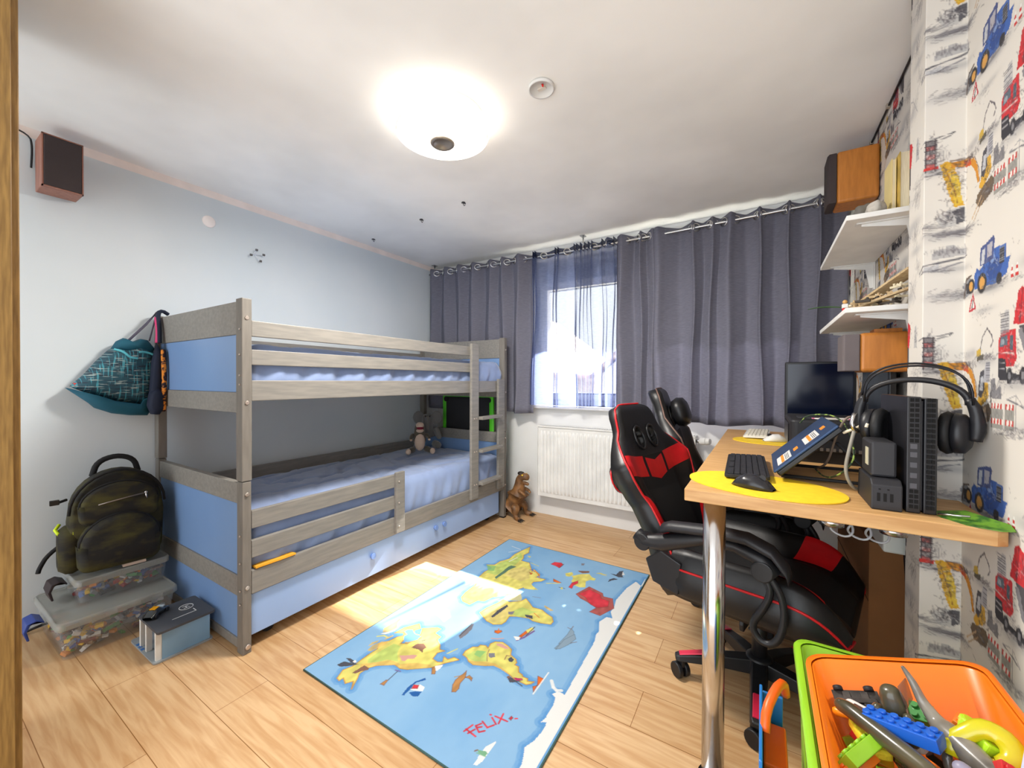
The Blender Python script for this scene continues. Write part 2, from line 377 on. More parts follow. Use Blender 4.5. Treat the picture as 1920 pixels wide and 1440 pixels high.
# eave over the window, and the neighbours' gables with tiled roofs
tiles = bpy.data.materials.new('roof_tiles'); tiles.use_nodes = True; n = tiles.node_tree; b = n.nodes['Principled BSDF']
tc = n.nodes.new('ShaderNodeTexCoord'); wv = n.nodes.new('ShaderNodeTexWave'); wv.inputs['Scale'].default_value = 1.6; wv.bands_direction = 'Z'; n.links.new(tc.outputs['Object'], wv.inputs[0])
rp = n.nodes.new('ShaderNodeValToRGB'); rp.color_ramp.elements[0].color = H('#8d7468'); rp.color_ramp.elements[1].color = H('#cdb9a8'); n.links.new(wv.outputs[0], rp.inputs[0]); n.links.new(rp.outputs[0], b.inputs['Base Color'])
struct(MB().box(-3.4, 1.4, YW+.3, 4.13, 2.27, 2.36).build('trim_2', mat('eave_board', '#8f9398', .7), loc=(0, 0, 0)))
def house(x0, x1, y0, y1, ze, zr, label):
    t = thing('house', label, 'house', ((x0+x1)/2, (y0+y1)/2, -3), world=True); xm = (x0+x1)/2
    MB().add([(x0, y0, -3), (x1, y0, -3), (x1, y0, ze), (xm, y0, zr), (x0, y0, ze), (x0, y1, -3), (x1, y1, -3), (x1, y1, ze), (xm, y1, zr), (x0, y1, ze)],
             [(0, 1, 2, 3, 4), (9, 8, 7, 6, 5), (0, 5, 6, 1), (1, 6, 7, 2), (4, 9, 5, 0)]).build('wall', mat('render_wall', '#e8e4da', .9), t)
    for a, b_ in ((x0-.35, xm), (x1+.35, xm)):
        k = (zr-ze)/(xm-x0); za = ze-.35*k
        r = MB(); q = [(a, y0-.25, za+.05), (b_, y0-.25, zr+.05), (b_, y1, zr+.05), (a, y1, za+.05)]
        r.add(q+[(x, y, z+.12) for x, y, z in q], [(0, 1, 2, 3), (4, 5, 6, 7), (0, 1, 5, 4), (1, 2, 6, 5), (2, 3, 7, 6), (3, 0, 4, 7)]).build('roof', tiles, t)
    MB().box(xm-.4, xm+.4, y0-.02, y0+.02, .4, 1.3).build('house_window', dark, t)
house(-9.6, -4.6, 9, 15, 1.5, 3.4, 'pale gabled house with tiled roof seen through left part of the sheer curtain')
house(-3.5, 1.2, 10, 16, 1.4, 3.5, 'pale gabled house with tiled roof seen through right part of the sheer curtain')
struct(MB().box(-30, 30, YW+.4, 60, -3.2, -3).build('ground', mat('pale_paving', '#c9c8c0', .9), loc=(0, 0, 0)))

# ------------------------------------------------------------------ wallpaper
def wallpaper():
    R = Ras(.53, .54, .00205, Ras.c('#ece7de'), wrap=True); G = ['#3a3a42', '#5a5a62', '#84848c', '#4a4046']; Z0 = 1.09
    def q(pts): return [(a, b_-Z0) for a, b_ in pts]
    def po(c, pts, al=1): R.poly(c, q(pts), al)
    def li(c, pts, w=.0022, al=1): R.line(c, q(pts), w, al)
    def sc(x, z, w, h, nn, L=.02, al=.55, ang=.15, lw=.0015): R.scrib(G, x, z-Z0, w*.85, h, int(nn*.8), L, lw, al*.8, ang)
    def bl(c, x, z, rx, rz, al=.3, hard=False): R.blob(c, x, z-Z0, rx, rz, al, hard)
    # soft grey dust under every motif
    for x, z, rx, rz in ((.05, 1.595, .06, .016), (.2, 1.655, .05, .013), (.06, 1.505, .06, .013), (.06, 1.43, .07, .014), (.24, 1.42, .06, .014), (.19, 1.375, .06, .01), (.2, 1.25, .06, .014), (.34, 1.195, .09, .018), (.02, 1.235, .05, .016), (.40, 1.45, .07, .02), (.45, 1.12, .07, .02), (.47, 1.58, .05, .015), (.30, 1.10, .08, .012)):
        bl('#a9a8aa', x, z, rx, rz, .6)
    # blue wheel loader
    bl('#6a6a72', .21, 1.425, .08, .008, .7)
    po('#8f9196', [(.085, 1.422), (.075, 1.455), (.09, 1.475), (.115, 1.47), (.12, 1.43)]); li('#5a4a40', [(.08, 1.424), (.09, 1.47), (.12, 1.475)], .005); po('#33333a', [(.092, 1.432), (.09, 1.458), (.11, 1.458), (.112, 1.432)])
    po('#3a62b8', [(.14, 1.435), (.135, 1.47), (.15, 1.485), (.165, 1.478), (.19, 1.487), (.21, 1.5), (.235, 1.513), (.29, 1.51), (.292, 1.478), (.31, 1.478), (.295, 1.44), (.25, 1.43)])
    po('#2b4a96', [(.20, 1.46), (.215, 1.49), (.25, 1.49), (.28, 1.47), (.26, 1.445), (.22, 1.44)]); po('#7f9fdc', [(.21, 1.495), (.235, 1.507), (.245, 1.485), (.225, 1.478)])
    po('#46548c', [(.165, 1.485), (.17, 1.53), (.235, 1.543), (.24, 1.535), (.235, 1.49), (.2, 1.487)]); po('#cfd3da', [(.172, 1.49), (.176, 1.523), (.193, 1.526), (.19, 1.49)]); po('#b9b6c0', [(.202, 1.497), (.203, 1.528), (.229, 1.531), (.228, 1.5)])
    po('#2a2a32', [(.262, 1.47), (.262, 1.505), (.285, 1.505), (.285, 1.47)])
    for k in range(6): li('#9aa0ac', [(.262, 1.474+k*.006), (.285, 1.474+k*.006)], .0018)
    for x, z, r in ((.178, 1.444, .026), (.118, 1.447, .021), (.262, 1.437, .014)):
        bl('#2b2b30', x, z, r, r, 1, True)
        if r > .015: bl('#e0a24c', x, z, r*.62, r*.62, 1, True)
    sc(.18, 1.44, .12, .04, 50, .01, .5, 1.2, .0012)
    po('#c22a38', [(.105, 1.383), (.13, 1.43), (.148, 1.385)]); po('#f4f2f0', [(.115, 1.388), (.13, 1.418), (.14, 1.389)]); li('#2a2a2a', [(.125, 1.392), (.131, 1.408)], .005)
    sc(.055, 1.432, .07, .02, 90, .02); sc(.23, 1.43, .12, .012, 90, .02); sc(.18, 1.372, .07, .02, 45, .006)
    for x in (.318, .338):
        for k in range(4): po('#d0312f' if k % 2 == 0 else '#f7f3f0', [(x-.007+k*.0014, 1.427+k*.007), (x-.0056+k*.0014, 1.434+k*.007), (x+.0056-k*.0014, 1.434+k*.007), (x+.007-k*.0014, 1.427+k*.007)])
    sc(.35, 1.42, .06, .008, 40, .012)
    # yellow excavator with bucket and barriers
    po('#e0aa2c', [(.030, 1.79), (.045, 1.797), (.058, 1.785), (.068, 1.70), (.078, 1.672), (.06, 1.668), (.05, 1.70), (.04, 1.745)]); po('#e8c23a', [(.05, 1.76), (.066, 1.755), (.075, 1.68), (.06, 1.675)]); li('#8c5a28', [(.04, 1.78), (.055, 1.73), (.065, 1.68)], .0022)
    po('#dd8f2a', [(.05, 1.792), (.09, 1.79), (.128, 1.772), (.148, 1.742), (.158, 1.70), (.148, 1.70), (.135, 1.735), (.115, 1.758), (.085, 1.772), (.052, 1.775)]); po('#d8532a', [(.075, 1.787), (.105, 1.782), (.11, 1.765), (.08, 1.77)]); li('#5c4030', [(.05, 1.795), (.09, 1.792), (.13, 1.774), (.152, 1.74), (.16, 1.70)], .002)
    po('#e9b035', [(.155, 1.685), (.165, 1.70), (.20, 1.745), (.215, 1.745), (.22, 1.705), (.2, 1.69), (.17, 1.675)]); po('#4a4a52', [(.165, 1.71), (.175, 1.765), (.195, 1.77), (.2, 1.725), (.18, 1.70)]); po('#c9ccd2', [(.172, 1.72), (.178, 1.752), (.19, 1.755), (.19, 1.72)])
    po('#6c5a48', [(.14, 1.655), (.15, 1.672), (.22, 1.69), (.235, 1.675), (.225, 1.648), (.16, 1.635)]); sc(.19, 1.66, .06, .02, 90, .018, .8); li('#d8b48c', [(.12, 1.62), (.17, 1.66)], .004); li('#b8946c', [(.13, 1.612), (.18, 1.65)], .003)
    po('#c9c7c5', [(.025, 1.64), (.03, 1.655), (.05, 1.665), (.078, 1.668), (.075, 1.63), (.06, 1.618), (.035, 1.62)]); po('#55555c', [(.055, 1.66), (.08, 1.668), (.078, 1.63), (.065, 1.622)]); sc(.06, 1.64, .04, .03, 40, .012)
    sc(.055, 1.60, .09, .012, 130, .03, .7, .1); sc(.0, 1.625, .05, .01, 60, .03, .5, .1); bl('#7c7a80', .06, 1.603, .07, .008, .6)
    po('#b9b9c0', [(.188, 1.74), (.205, 1.79), (.225, 1.79), (.222, 1.74)]); 
    for k in range(8): li('#56565e', [(.205, 1.744+k*.006), (.225, 1.744+k*.006)], .0018)
    po('#6a6a72', [(.228, 1.705), (.23, 1.745), (.25, 1.75), (.252, 1.72), (.275, 1.735), (.28, 1.70)], .8); sc(.26, 1.72, .05, .03, 60, .01, .6, 1.4)
    for x0, x1 in ((.232, .287), (.296, .335)):
        po('#8c8c86', [(x0, 1.635), (x0, 1.69), (x1, 1.69), (x1, 1.635)], .8); sc((x0+x1)/2, 1.66, .03, .02, 25, .02, .6, 1.57, .0012)
        for zz in (1.679, 1.645):
            k = 0; x = x0
            while x < x1-.004: po('#cf3a36' if k % 2 == 0 else '#f6efe8', [(x, zz), (x+.002, zz+.012), (x+.009, zz+.012), (x+.007, zz)]); x += .007; k += 1
    sc(.30, 1.625, .1, .008, 70, .02, .7)
    sc(.09, 1.805, .03, .014, 40, .008, .5, 1.5, .0012)
    # red and white tower crane
    po('#8a8c90', [(.0, 1.775), (.002, 1.86), (.026, 1.86), (.028, 1.775)], .35)
    for k, c in enumerate(['#c03a38', '#6a6064', '#c24a46', '#5a565c', '#c8403c', '#6a6468']): po(c, [(.003, 1.785+k*.0125), (.003, 1.797+k*.0125), (.022, 1.797+k*.0125), (.022, 1.785+k*.0125)], .75)
    for k in range(7): li('#3a3238', [(.001, 1.785+k*.0125), (.024, 1.785+k*.0125)], .0018)
    li('#3a3238', [(.003, 1.775), (.003, 1.862)], .002); li('#3a3238', [(.022, 1.775), (.022, 1.862)], .002); li('#4a4a50', [(.0, 1.86), (.03, 1.865), (.058, 1.872), (.052, 1.864), (.03, 1.858)], .002); li('#4a4a50', [(0, 1.86), (-.03, 1.856)], .002)
    po('#d0302c', [(-.006, 1.781), (-.004, 1.789), (.03, 1.789), (.028, 1.781)]); sc(.018, 1.768, .05, .012, 60, .014, .7, .1); sc(.035, 1.80, .02, .03, 25, .03, .5, 1.55, .0014)
    sc(-.06, 1.765, .08, .014, 50, .03, .35, .2)
    # red tipper lorry
    po('#d6262e', [(.325, 1.325), (.345, 1.395), (.36, 1.40), (.42, 1.372), (.428, 1.36), (.415, 1.30), (.38, 1.322), (.345, 1.322)]); li('#8c1a24', [(.36, 1.40), (.352, 1.325)], .003); li('#8c1a24', [(.39, 1.386), (.382, 1.32)], .003); li('#e86068', [(.335, 1.355), (.42, 1.34)], .002)
    po('#4a484e', [(.35, 1.32), (.38, 1.32), (.415, 1.30), (.41, 1.24), (.395, 1.245), (.36, 1.29)]); po('#85838a', [(.345, 1.31), (.375, 1.25), (.39, 1.245), (.36, 1.315)])
    po('#d42a32', [(.262, 1.24), (.264, 1.295), (.275, 1.312), (.335, 1.315), (.34, 1.25), (.33, 1.235), (.28, 1.235)]); po('#5a6878', [(.268, 1.28), (.272, 1.302), (.30, 1.305), (.302, 1.283)]); po('#9aa6b2', [(.272, 1.284), (.276, 1.298), (.29, 1.298), (.288, 1.285)]); po('#4c5866', [(.312, 1.272), (.314, 1.302), (.325, 1.302), (.325, 1.27)]); li('#f2d0c8', [(.266, 1.268), (.33, 1.262)], .003)
    po('#2e2e36', [(.264, 1.215), (.264, 1.255), (.295, 1.252), (.3, 1.22), (.40, 1.215), (.405, 1.205), (.27, 1.205)]); li('#b0aeb2', [(.268, 1.245), (.292, 1.243)], .003); li('#b0aeb2', [(.268, 1.232), (.292, 1.23)], .003)
    for x in (.312, .365, .392): bl('#26262c', x, 1.214, .014, .019, 1, True); bl('#86868c', x, 1.214, .006, .009, 1, True)
    sc(.34, 1.20, .1, .008, 90, .02, .7); sc(.33, 1.225, .06, .015, 50, .01, .7)
    po('#b4b4ba', [(.272, 1.305), (.272, 1.345), (.288, 1.345), (.29, 1.36), (.308, 1.36), (.31, 1.31)], .6)
    for k in range(9): li('#55555d', [(.272, 1.305+k*.006), (.306, 1.305+k*.006)], .0016)
    sc(.29, 1.33, .03, .03, 30, .01, .6, 1.57, .0012)
    # small excavator, mounds, distant crane, sketched town and bridge
    li('#4e4850', [(.172, 1.277), (.185, 1.31), (.208, 1.33), (.23, 1.312), (.237, 1.297), (.228, 1.285)], .0034); po('#d8b03c', [(.152, 1.265), (.155, 1.28), (.172, 1.284), (.18, 1.27), (.17, 1.262)]); po('#5c5648', [(.155, 1.252), (.155, 1.262), (.19, 1.27), (.192, 1.256)]); sc(.20, 1.258, .08, .01, 80, .024, .7, .35)
    bl('#b5b3b5', .11, 1.27, .025, .016, .8); bl('#b5b3b5', .135, 1.275, .02, .013, .7); sc(.12, 1.25, .06, .008, 25, .02, .5)
    li('#6a6a72', [(.34, 1.10), (.341, 1.172)], .003); li('#6a6a72', [(.30, 1.163), (.345, 1.155), (.37, 1.147)], .003); li('#8c8c92', [(.34, 1.172), (.30, 1.163)], .0014); li('#8c8c92', [(.341, 1.172), (.37, 1.149)], .0014)
    sc(.35, 1.098, .1, .008, 60, .02, .6, -.1); bl('#9c9ca2', .40, 1.10, .05, .02, .5)
    po('#a0a0a6', [(.018, 1.535), (.02, 1.556), (.035, 1.562), (.045, 1.562), (.047, 1.568), (.06, 1.568), (.062, 1.558), (.09, 1.556), (.088, 1.54)], .6); sc(.05, 1.55, .05, .012, 110, .012, .6, 1.55, .0014)
    li('#5a5a62', [(-.03, 1.505), (0, 1.52), (.03, 1.525), (.07, 1.53), (.09, 1.536)], .004); li('#7c7c84', [(-.03, 1.498), (.03, 1.508), (.075, 1.52)], .003); po('#c9c9cb', [(.0, 1.515), (.03, 1.52), (.032, 1.508), (.002, 1.502)]); sc(.02, 1.505, .06, .008, 60, .02, .6, .2)
    # mountain sketches and sparse town between the lorries and the next repeat
    sc(.43, 1.46, .05, .03, 60, .05, .3, .9); li('#8e8c90', [(.37, 1.46), (.41, 1.50), (.43, 1.492), (.47, 1.44)], .003, .6)
    sc(.46, 1.62, .04, .03, 60, .03, .45, 1.2); sc(.47, 1.18, .05, .03, 70, .035, .5, 1.1); po('#9698a0', [(.46, 1.30), (.465, 1.36), (.48, 1.365), (.485, 1.30)], .5); sc(.472, 1.33, .02, .03, 50, .012, .6, 0, .0014)
    sc(.49, 1.52, .03, .03, 40, .03, .5, 1.3); po('#d0404a', [(.43, 1.735), (.45, 1.79), (.47, 1.78), (.475, 1.73)], .0)
    # pencil hatching over the vehicles, then the faded ink of the print
    for x, z, w, h in ((.22, 1.48, .10, .05), (.20, 1.71, .06, .04), (.055, 1.73, .03, .06), (.31, 1.27, .05, .05), (.38, 1.35, .06, .04), (.10, 1.78, .06, .012), (.012, 1.82, .02, .05), (.05, 1.645, .03, .02)):
        R.scrib(['#2c2c34', '#50505a', '#f4f0ea', '#2a2228', '#3a3238'], x, z-Z0, w, h, 110, .013, .0015, .6, random.choice((0, .7, 1.5)), 1.2)
    R.im = R.im*.88+Ras.c('#e4dcd0')*.12
    return R
def build_wall_right():
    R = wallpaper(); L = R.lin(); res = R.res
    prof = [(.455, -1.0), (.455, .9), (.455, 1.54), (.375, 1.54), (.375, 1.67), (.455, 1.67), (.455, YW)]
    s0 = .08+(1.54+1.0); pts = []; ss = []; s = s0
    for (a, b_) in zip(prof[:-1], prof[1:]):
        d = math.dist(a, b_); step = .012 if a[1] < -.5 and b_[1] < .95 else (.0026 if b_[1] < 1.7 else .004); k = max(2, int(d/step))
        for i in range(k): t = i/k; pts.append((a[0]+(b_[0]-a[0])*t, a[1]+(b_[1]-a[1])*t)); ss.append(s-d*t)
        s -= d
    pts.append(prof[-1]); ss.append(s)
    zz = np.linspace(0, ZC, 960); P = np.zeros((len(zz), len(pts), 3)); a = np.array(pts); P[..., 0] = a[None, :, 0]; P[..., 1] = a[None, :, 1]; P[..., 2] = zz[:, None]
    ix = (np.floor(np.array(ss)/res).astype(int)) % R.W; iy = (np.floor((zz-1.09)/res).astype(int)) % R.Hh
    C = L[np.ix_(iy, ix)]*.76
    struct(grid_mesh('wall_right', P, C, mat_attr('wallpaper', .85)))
build_wall_right()
struct(MB().box(XR+.002, .6, -1.0, YW+.1, 0, ZC).build('trim_3', whitewall, loc=(0, 0, 0)))
RUG=[('p','ice',[1425,1026,1470,976,1368,950,1210,936,1130,949,1085,946,1034,972,1029,943,971,925,894,950,868,945,819,957,798,958,454,971,459,955,454,940,433,927,424,946,392,953,347,953,326,956,299,949,310,967,278,971,245,967,223,963,186,949,158,961,128,971,68,971,48,1015,1540,1015]),('l14','ice',[493,896,466,917,458,935,468,950]),('p','Y',[43,160,83,141,119,156,170,154,198,153,246,156,273,132,311,158,350,167,372,184,388,171,364,134,416,142,478,181,455,213,427,197,411,218,417,247,402,267,371,254,342,233,349,209,326,216,342,242,399,261,460,221,503,277,504,298,466,295,462,315,459,338,436,338,415,374,392,394,396,418,369,399,331,408,327,439,339,458,367,441,363,466,387,480,388,505,385,507,354,482,336,468,292,442,228,363,216,336,219,298,176,239,146,219,107,215,84,232,38,259,67,230,43,213,57,181,39,180]),('p','G',[179,177,228,176,310,191,313,230,275,251,240,295,223,246,190,223,166,193]),('p','O',[144,174,190,223,229,262,235,316,271,358,300,426,292,434,231,360,219,334,219,298,159,219,121,201]),('p','sea',[340,222,370,190,389,192,396,166,414,167,427,188,411,218,413,256,387,260,360,244]),('p','O',[336,82,360,63,399,66,465,69,421,90,395,117,349,101]),('p','ice',[323,80,361,110,399,113,419,107,439,108,374,122,334,105]),('p','ice',[433,100,468,85,514,83,573,120,566,174,529,200,515,167,487,113,453,111]),('p','ice',[552,276,565,247,586,174,530,139,528,103,595,99,668,154,643,231,604,276]),('p','O',[248,118,288,131,311,158,283,165,242,151,218,145,216,125]),('p','O',[235,106,263,99,290,116,276,120,251,114]),('l8','Y',[303,85,324,107,324,135]),('l8','O',[311,132,345,142]),('p','bk',[88,92,117,101,127,132,140,167,121,152,90,117]),('p','bk',[134,90,143,105,143,141,136,154,127,132]),('p','ice',[137,132,148,134,143,150,134,143]),('p','br',[93,186,122,190,147,192,148,224,138,229,124,213,98,201]),('p','br',[333,277,367,280,383,306,370,335,352,332,335,345,341,314]),('l6','bk',[392,285,405,293]),('p','pk',[269,272,283,294,306,322,310,337,288,340,273,316,254,317,253,301]),('l5','pu',[199,324,205,348]),('l4','bk',[198,337,146,342]),('p','O2',[115,332,141,335,146,342,118,350]),('p','db',[121,445,158,437,196,439,234,459,227,469,196,446,159,451,126,454]),('p','ice',[158,456,183,445,197,467,197,492,178,500,165,473]),('p','red',[164,453,184,447,192,465,177,473]),('p','db',[145,459,164,478,174,500,149,501,139,486]),('p','O2',[292,442,309,455,270,477,263,466]),('p','ice',[303,446,329,471,304,475,284,471]),('l6','Y',[390,439,437,457]),('p','Y',[420,502,446,496,484,507,497,527,514,529,523,552,514,570,546,562,568,573,583,604,576,634,563,664,532,678,520,713,504,726,490,725,488,745,462,761,458,780,450,788,451,809,439,816,450,840,434,834,421,820,420,793,421,764,433,728,442,686,440,654,419,624,396,577,401,549,416,527]),('p','G',[421,519,471,528,496,575,446,612,415,571,417,537]),('p','G2',[449,541,478,538,491,575,446,576]),('p','O',[406,549,440,616,453,652,443,702,436,732,430,730,437,686,438,655,416,620,396,577]),('l3','br',[510,580,480,590,444,615]),('p','gy',[489,591,504,613,485,628,470,616,473,601]),('p','bk',[505,682,523,687,515,706,497,707,493,693]),('l4','br',[494,672,519,666,525,683]),('p','pk',[559,583,573,604,568,639,562,654,552,638,551,595]),('l6','pk',[578,544,589,570,608,591]),('p','bk',[415,733,423,747,418,770,432,799,412,780,395,761]),('p','mg',[426,758,441,793,435,797,418,776]),('l5','bk',[413,776,406,810]),('p','br',[415,733,427,738,419,746,408,744]),('p','O2',[236,596,265,576,290,569,316,571,336,575,354,575,338,585,322,594,286,596,263,609,243,609]),('p','O2',[322,594,340,601,335,620,320,626,326,612]),('l4','O2',[301,556,319,572]),('p','or',[486,838,485,863,459,868,437,859,404,862,426,847,441,859]),('l6','ice',[526,866,474,866,395,866]),('p','or',[635,524,652,551,645,559,623,551,622,532]),('l5','or',[656,533,625,550]),('p','gy',[511,403,567,399,627,405,584,426,534,429,496,424]),('l5','bk',[514,408,617,400]),('p','or',[659,644,718,653,746,660,736,673,657,659]),('p','Y',[716,650,755,666,741,681,699,671]),('l9','pu',[630,651,664,669,732,686]),('l5','bk',[681,670,761,674]),('p','ice',[646,623,658,651,640,658,628,648]),('p','gy2',[674,822,763,835,720,854,687,842,670,831]),('p','gy2',[713,824,795,831,847,828,830,849,789,867,742,871]),('l5','gy',[843,812,840,831,867,830]),('l5','gy',[746,869,767,889]),('p','gy2',[674,829,751,834,813,860,785,878,727,864,683,844]),('p','Y',[715,376,768,382,834,404,878,414,880,453,919,501,957,512,932,547,903,584,909,637,890,674,879,709,848,731,821,730,804,683,798,642,808,617,786,552,768,523,719,531,691,525,670,492,675,448,692,415]),('p','G',[825,516,875,538,871,598,890,639,855,606,802,589,786,552,794,523]),('p','S',[727,385,829,408,860,431,836,488,767,512,700,519,679,486,683,442]),('p','bk',[719,445,779,443,853,457,839,470,771,464,713,458]),('p','bk',[824,580,837,620,812,634,809,598]),('p','gy',[798,496,822,522,791,529,780,511]),('l4','or',[861,615,840,657]),('p','O',[942,631,948,652,933,686,923,680,928,655]),('p','Y',[776,204,826,192,918,189,989,155,1078,141,1148,152,1167,97,1195,141,1253,144,1319,175,1399,169,1470,180,1561,200,1469,240,1425,228,1378,251,1338,258,1341,317,1289,357,1239,394,1277,388,1237,452,1194,446,1203,507,1169,496,1137,460,1092,462,1054,444,1004,419,945,420,904,380,867,347,811,333,797,298,744,286,749,235]),('p','G',[1082,148,1179,151,1250,157,1315,188,1440,193,1384,242,1277,254,1199,251,1113,257,1085,216]),('p','G2',[1167,97,1184,158,1125,183,1105,152]),('p','S',[1117,264,1202,270,1274,316,1248,375,1157,420,1102,393,1111,317]),('p','dg',[1058,235,1147,234,1218,230,1245,238,1249,276,1195,259,1100,255,1049,251]),('p','S',[850,394,962,432,994,456,945,494,919,501,880,418]),('p','Y',[1059,437,1115,454,1090,486,1076,519,1060,507,1042,451]),('l5','pu',[1253,367,1270,377,1248,408]),('p','or',[1230,380,1226,406,1205,404]),('l6','or',[1263,400,1232,445,1205,465]),('l5','ice',[1501,83,1486,165]),('l5','ice',[1404,117,1477,171]),('l7','ice',[1286,196,1365,211]),('p','Y',[1428,253,1426,286,1409,280]),('l6','Y',[1346,325,1332,391]),('p','red',[1400,445,1440,454,1455,496,1436,519,1380,516,1393,487]),('l4','bk',[1390,516,1447,518]),('p','or',[1236,544,1219,605,1206,585,1207,558]),('l8','Y',[1165,534,1208,601]),('l7','Y',[1070,497,1073,521]),('p','Y',[1336,577,1375,606,1348,626,1311,615,1307,595]),('p','Y',[1326,622,1382,665,1409,707,1378,736,1375,762,1348,763,1340,736,1312,722,1245,744,1227,715,1233,683,1266,648,1309,642]),('p','br',[1411,631,1445,693,1425,701,1395,669,1400,645]),('p','red',[1194,662,1253,658,1294,679,1265,691,1229,677,1190,684]),('p','S',[1449,739,1465,764,1439,815,1441,772]),('l6','Y',[1441,742,1459,800]),('p','bk',[1487,812,1490,849,1543,854,1565,873,1487,891,1483,900,1466,873]),('p','bk',[1376,836,1411,833,1442,851,1439,877,1408,850]),('p','ice',[1555,872,1518,895,1501,883]),('p','gy',[1517,610,1529,630,1500,635,1491,621]),('l5','bk',[1164,615,1168,636,1168,649]),('p','Y',[1169,623,1175,633,1155,642,1149,632]),('p','brn',[1149,726,1265,761,1237,851,1206,866,1213,916,1124,951,1021,911,1025,852,1078,869,1110,801,1119,767]),('p','red',[1159,742,1238,772,1216,843,1180,863,1178,908,1124,919,1084,878,1093,834,1146,783]),('l6','O',[949,632,933,686]),('l4','gy',[994,534,1006,577]),('l6','red',[127,744,162,754]),('l6','red',[137,745,132,789]),('l6','red',[128,760,152,771]),('l6','red',[165,765,151,789]),('l6','red',[166,766,183,776]),('l6','red',[163,774,173,785]),('l6','red',[151,789,166,803]),('l6','red',[192,774,181,803,202,817]),('l6','red',[223,794,208,821]),('l6','red',[230,781,231,785]),('l6','red',[234,800,239,848]),('l6','red',[258,819,215,827]),('p','red',[252,846,265,849,262,857,250,856]),('l5','red',[263,865,268,872]),('p','ice',[50,843,77,841,119,840,159,859,110,861,74,861,53,853]),('p','gbt',[97,823,107,851,104,860,90,855,90,834]),('l5','br',[89,819,96,824]),('l4','gbt',[87,828,92,859])]
# ------------------------------------------------------------------ rug with printed map
def rug():
    LU, LV, res = 1.60, 1.022, .0026
    R = Ras(LU, LV, res, Ras.c('#93bfe4'))
    n1 = vnoise(R.Hh, R.W, 7, 1); n2 = vnoise(R.Hh, R.W, 40, 2); k = np.clip((n1-.35)*1.1, 0, 1)*.55+(n2-.5)*.12
    R.im = R.im*(1-k[..., None])+Ras.c('#6fa6d8')*k[..., None]
    pal = dict(ice='#f1f1ee', Y='#e6dc78', G='#bdd878', G2='#86bf78', O='#e8be6c', O2='#c08c55', S='#e2cf84', sea='#6fa6dc', bk='#52545e', br='#8a6656', brn='#b8605c', pk='#dca79a', pu='#7a5a92', red='#e0404e', db='#2c62a8', gy='#85838c', gy2='#8fa6b8', mg='#c03a72', dg='#5f7f6a', gbt='#7fb58e')
    pal['or'] = '#e0702e'
    # darker water along the coasts
    for kind, c, q in RUG:
        if c in ('Y', 'ice') and kind == 'p' and len(q) > 30:
            P = [(q[i]/1000, q[i+1]/1000) for i in range(0, len(q), 2)]
            R.line('#5f9bd6', P+[P[0]], .045, .28); R.line('#5796d4', P+[P[0]], .022, .35)
    for kind, c, q in RUG:
        P = [(q[i]/1000, q[i+1]/1000) for i in range(0, len(q), 2)]; col = pal[c]
        if kind == 'p':
            soft = .75 if c in ('G', 'G2', 'O', 'S') else 1
            R.poly(col, P, soft)
            if c == 'Y' and len(q) > 30: R.line('#d9903e', P+[P[0]], .005, .7)
            elif c in ('red', 'or', 'O2', 'gy2', 'brn'): R.line('#6a3a38' if c != 'gy2' else '#5a6e80', P+[P[0]], .003, .5)
        else: R.line(col, P, float(kind[1:])/1000, 1 if c == 'red' else .9)
    # scribbled watercolour texture on the land
    land = (R.im[..., 0] > .7) & (R.im[..., 2] < .55); g = vnoise(R.Hh, R.W, 60, 5)[..., None]
    R.im = np.where(land[..., None], R.im*(.88+.2*g), R.im)
    C = R.lin()*.64; ny, nx = R.Hh, R.W
    t = thing('rug', 'blue world map rug with yellow continents on the wooden floor beside the bunk bed', 'rug', (-1.085, 1.74, 0), world=True)
    A = np.array([-1.594, .939]); U = np.array([-.00626, .99998]); Vv = np.array([.99998, -.00587]); h = .008
    u = (np.arange(nx)+.5)*res; v = (np.arange(ny)+.5)*res; P = np.zeros((ny, nx, 3))
    P[..., 0] = A[0]+u[None, :]*U[0]+v[:, None]*Vv[0]+1.085; P[..., 1] = A[1]+u[None, :]*U[1]+v[:, None]*Vv[1]-1.74; P[..., 2] = h
    grid_mesh('rug_pile', P, C, mat_attr('rug_print', .95, .25), t)
    c = [A, A+U*LU, A+U*LU+Vv*LV, A+Vv*LV]; ring = [(p[0], p[1], .0045) for p in c]
    MB().tube([ring[0], ring[1], ring[2], ring[3]], .0045, 6, closed=True).build('edge_binding', mat('rug_binding', '#3c5a58', .9), t)
    m = MB(); m.add([(p[0], p[1], .001) for p in c]+[(p[0], p[1], h-.0006) for p in c], [(0, 1, 2, 3), (4, 5, 6, 7), (0, 1, 5, 4), (1, 2, 6, 5), (2, 3, 7, 6), (3, 0, 4, 7)]); m.build('rug_backing', mat('rug_backing', '#5a6e78', .9), t)
rug()

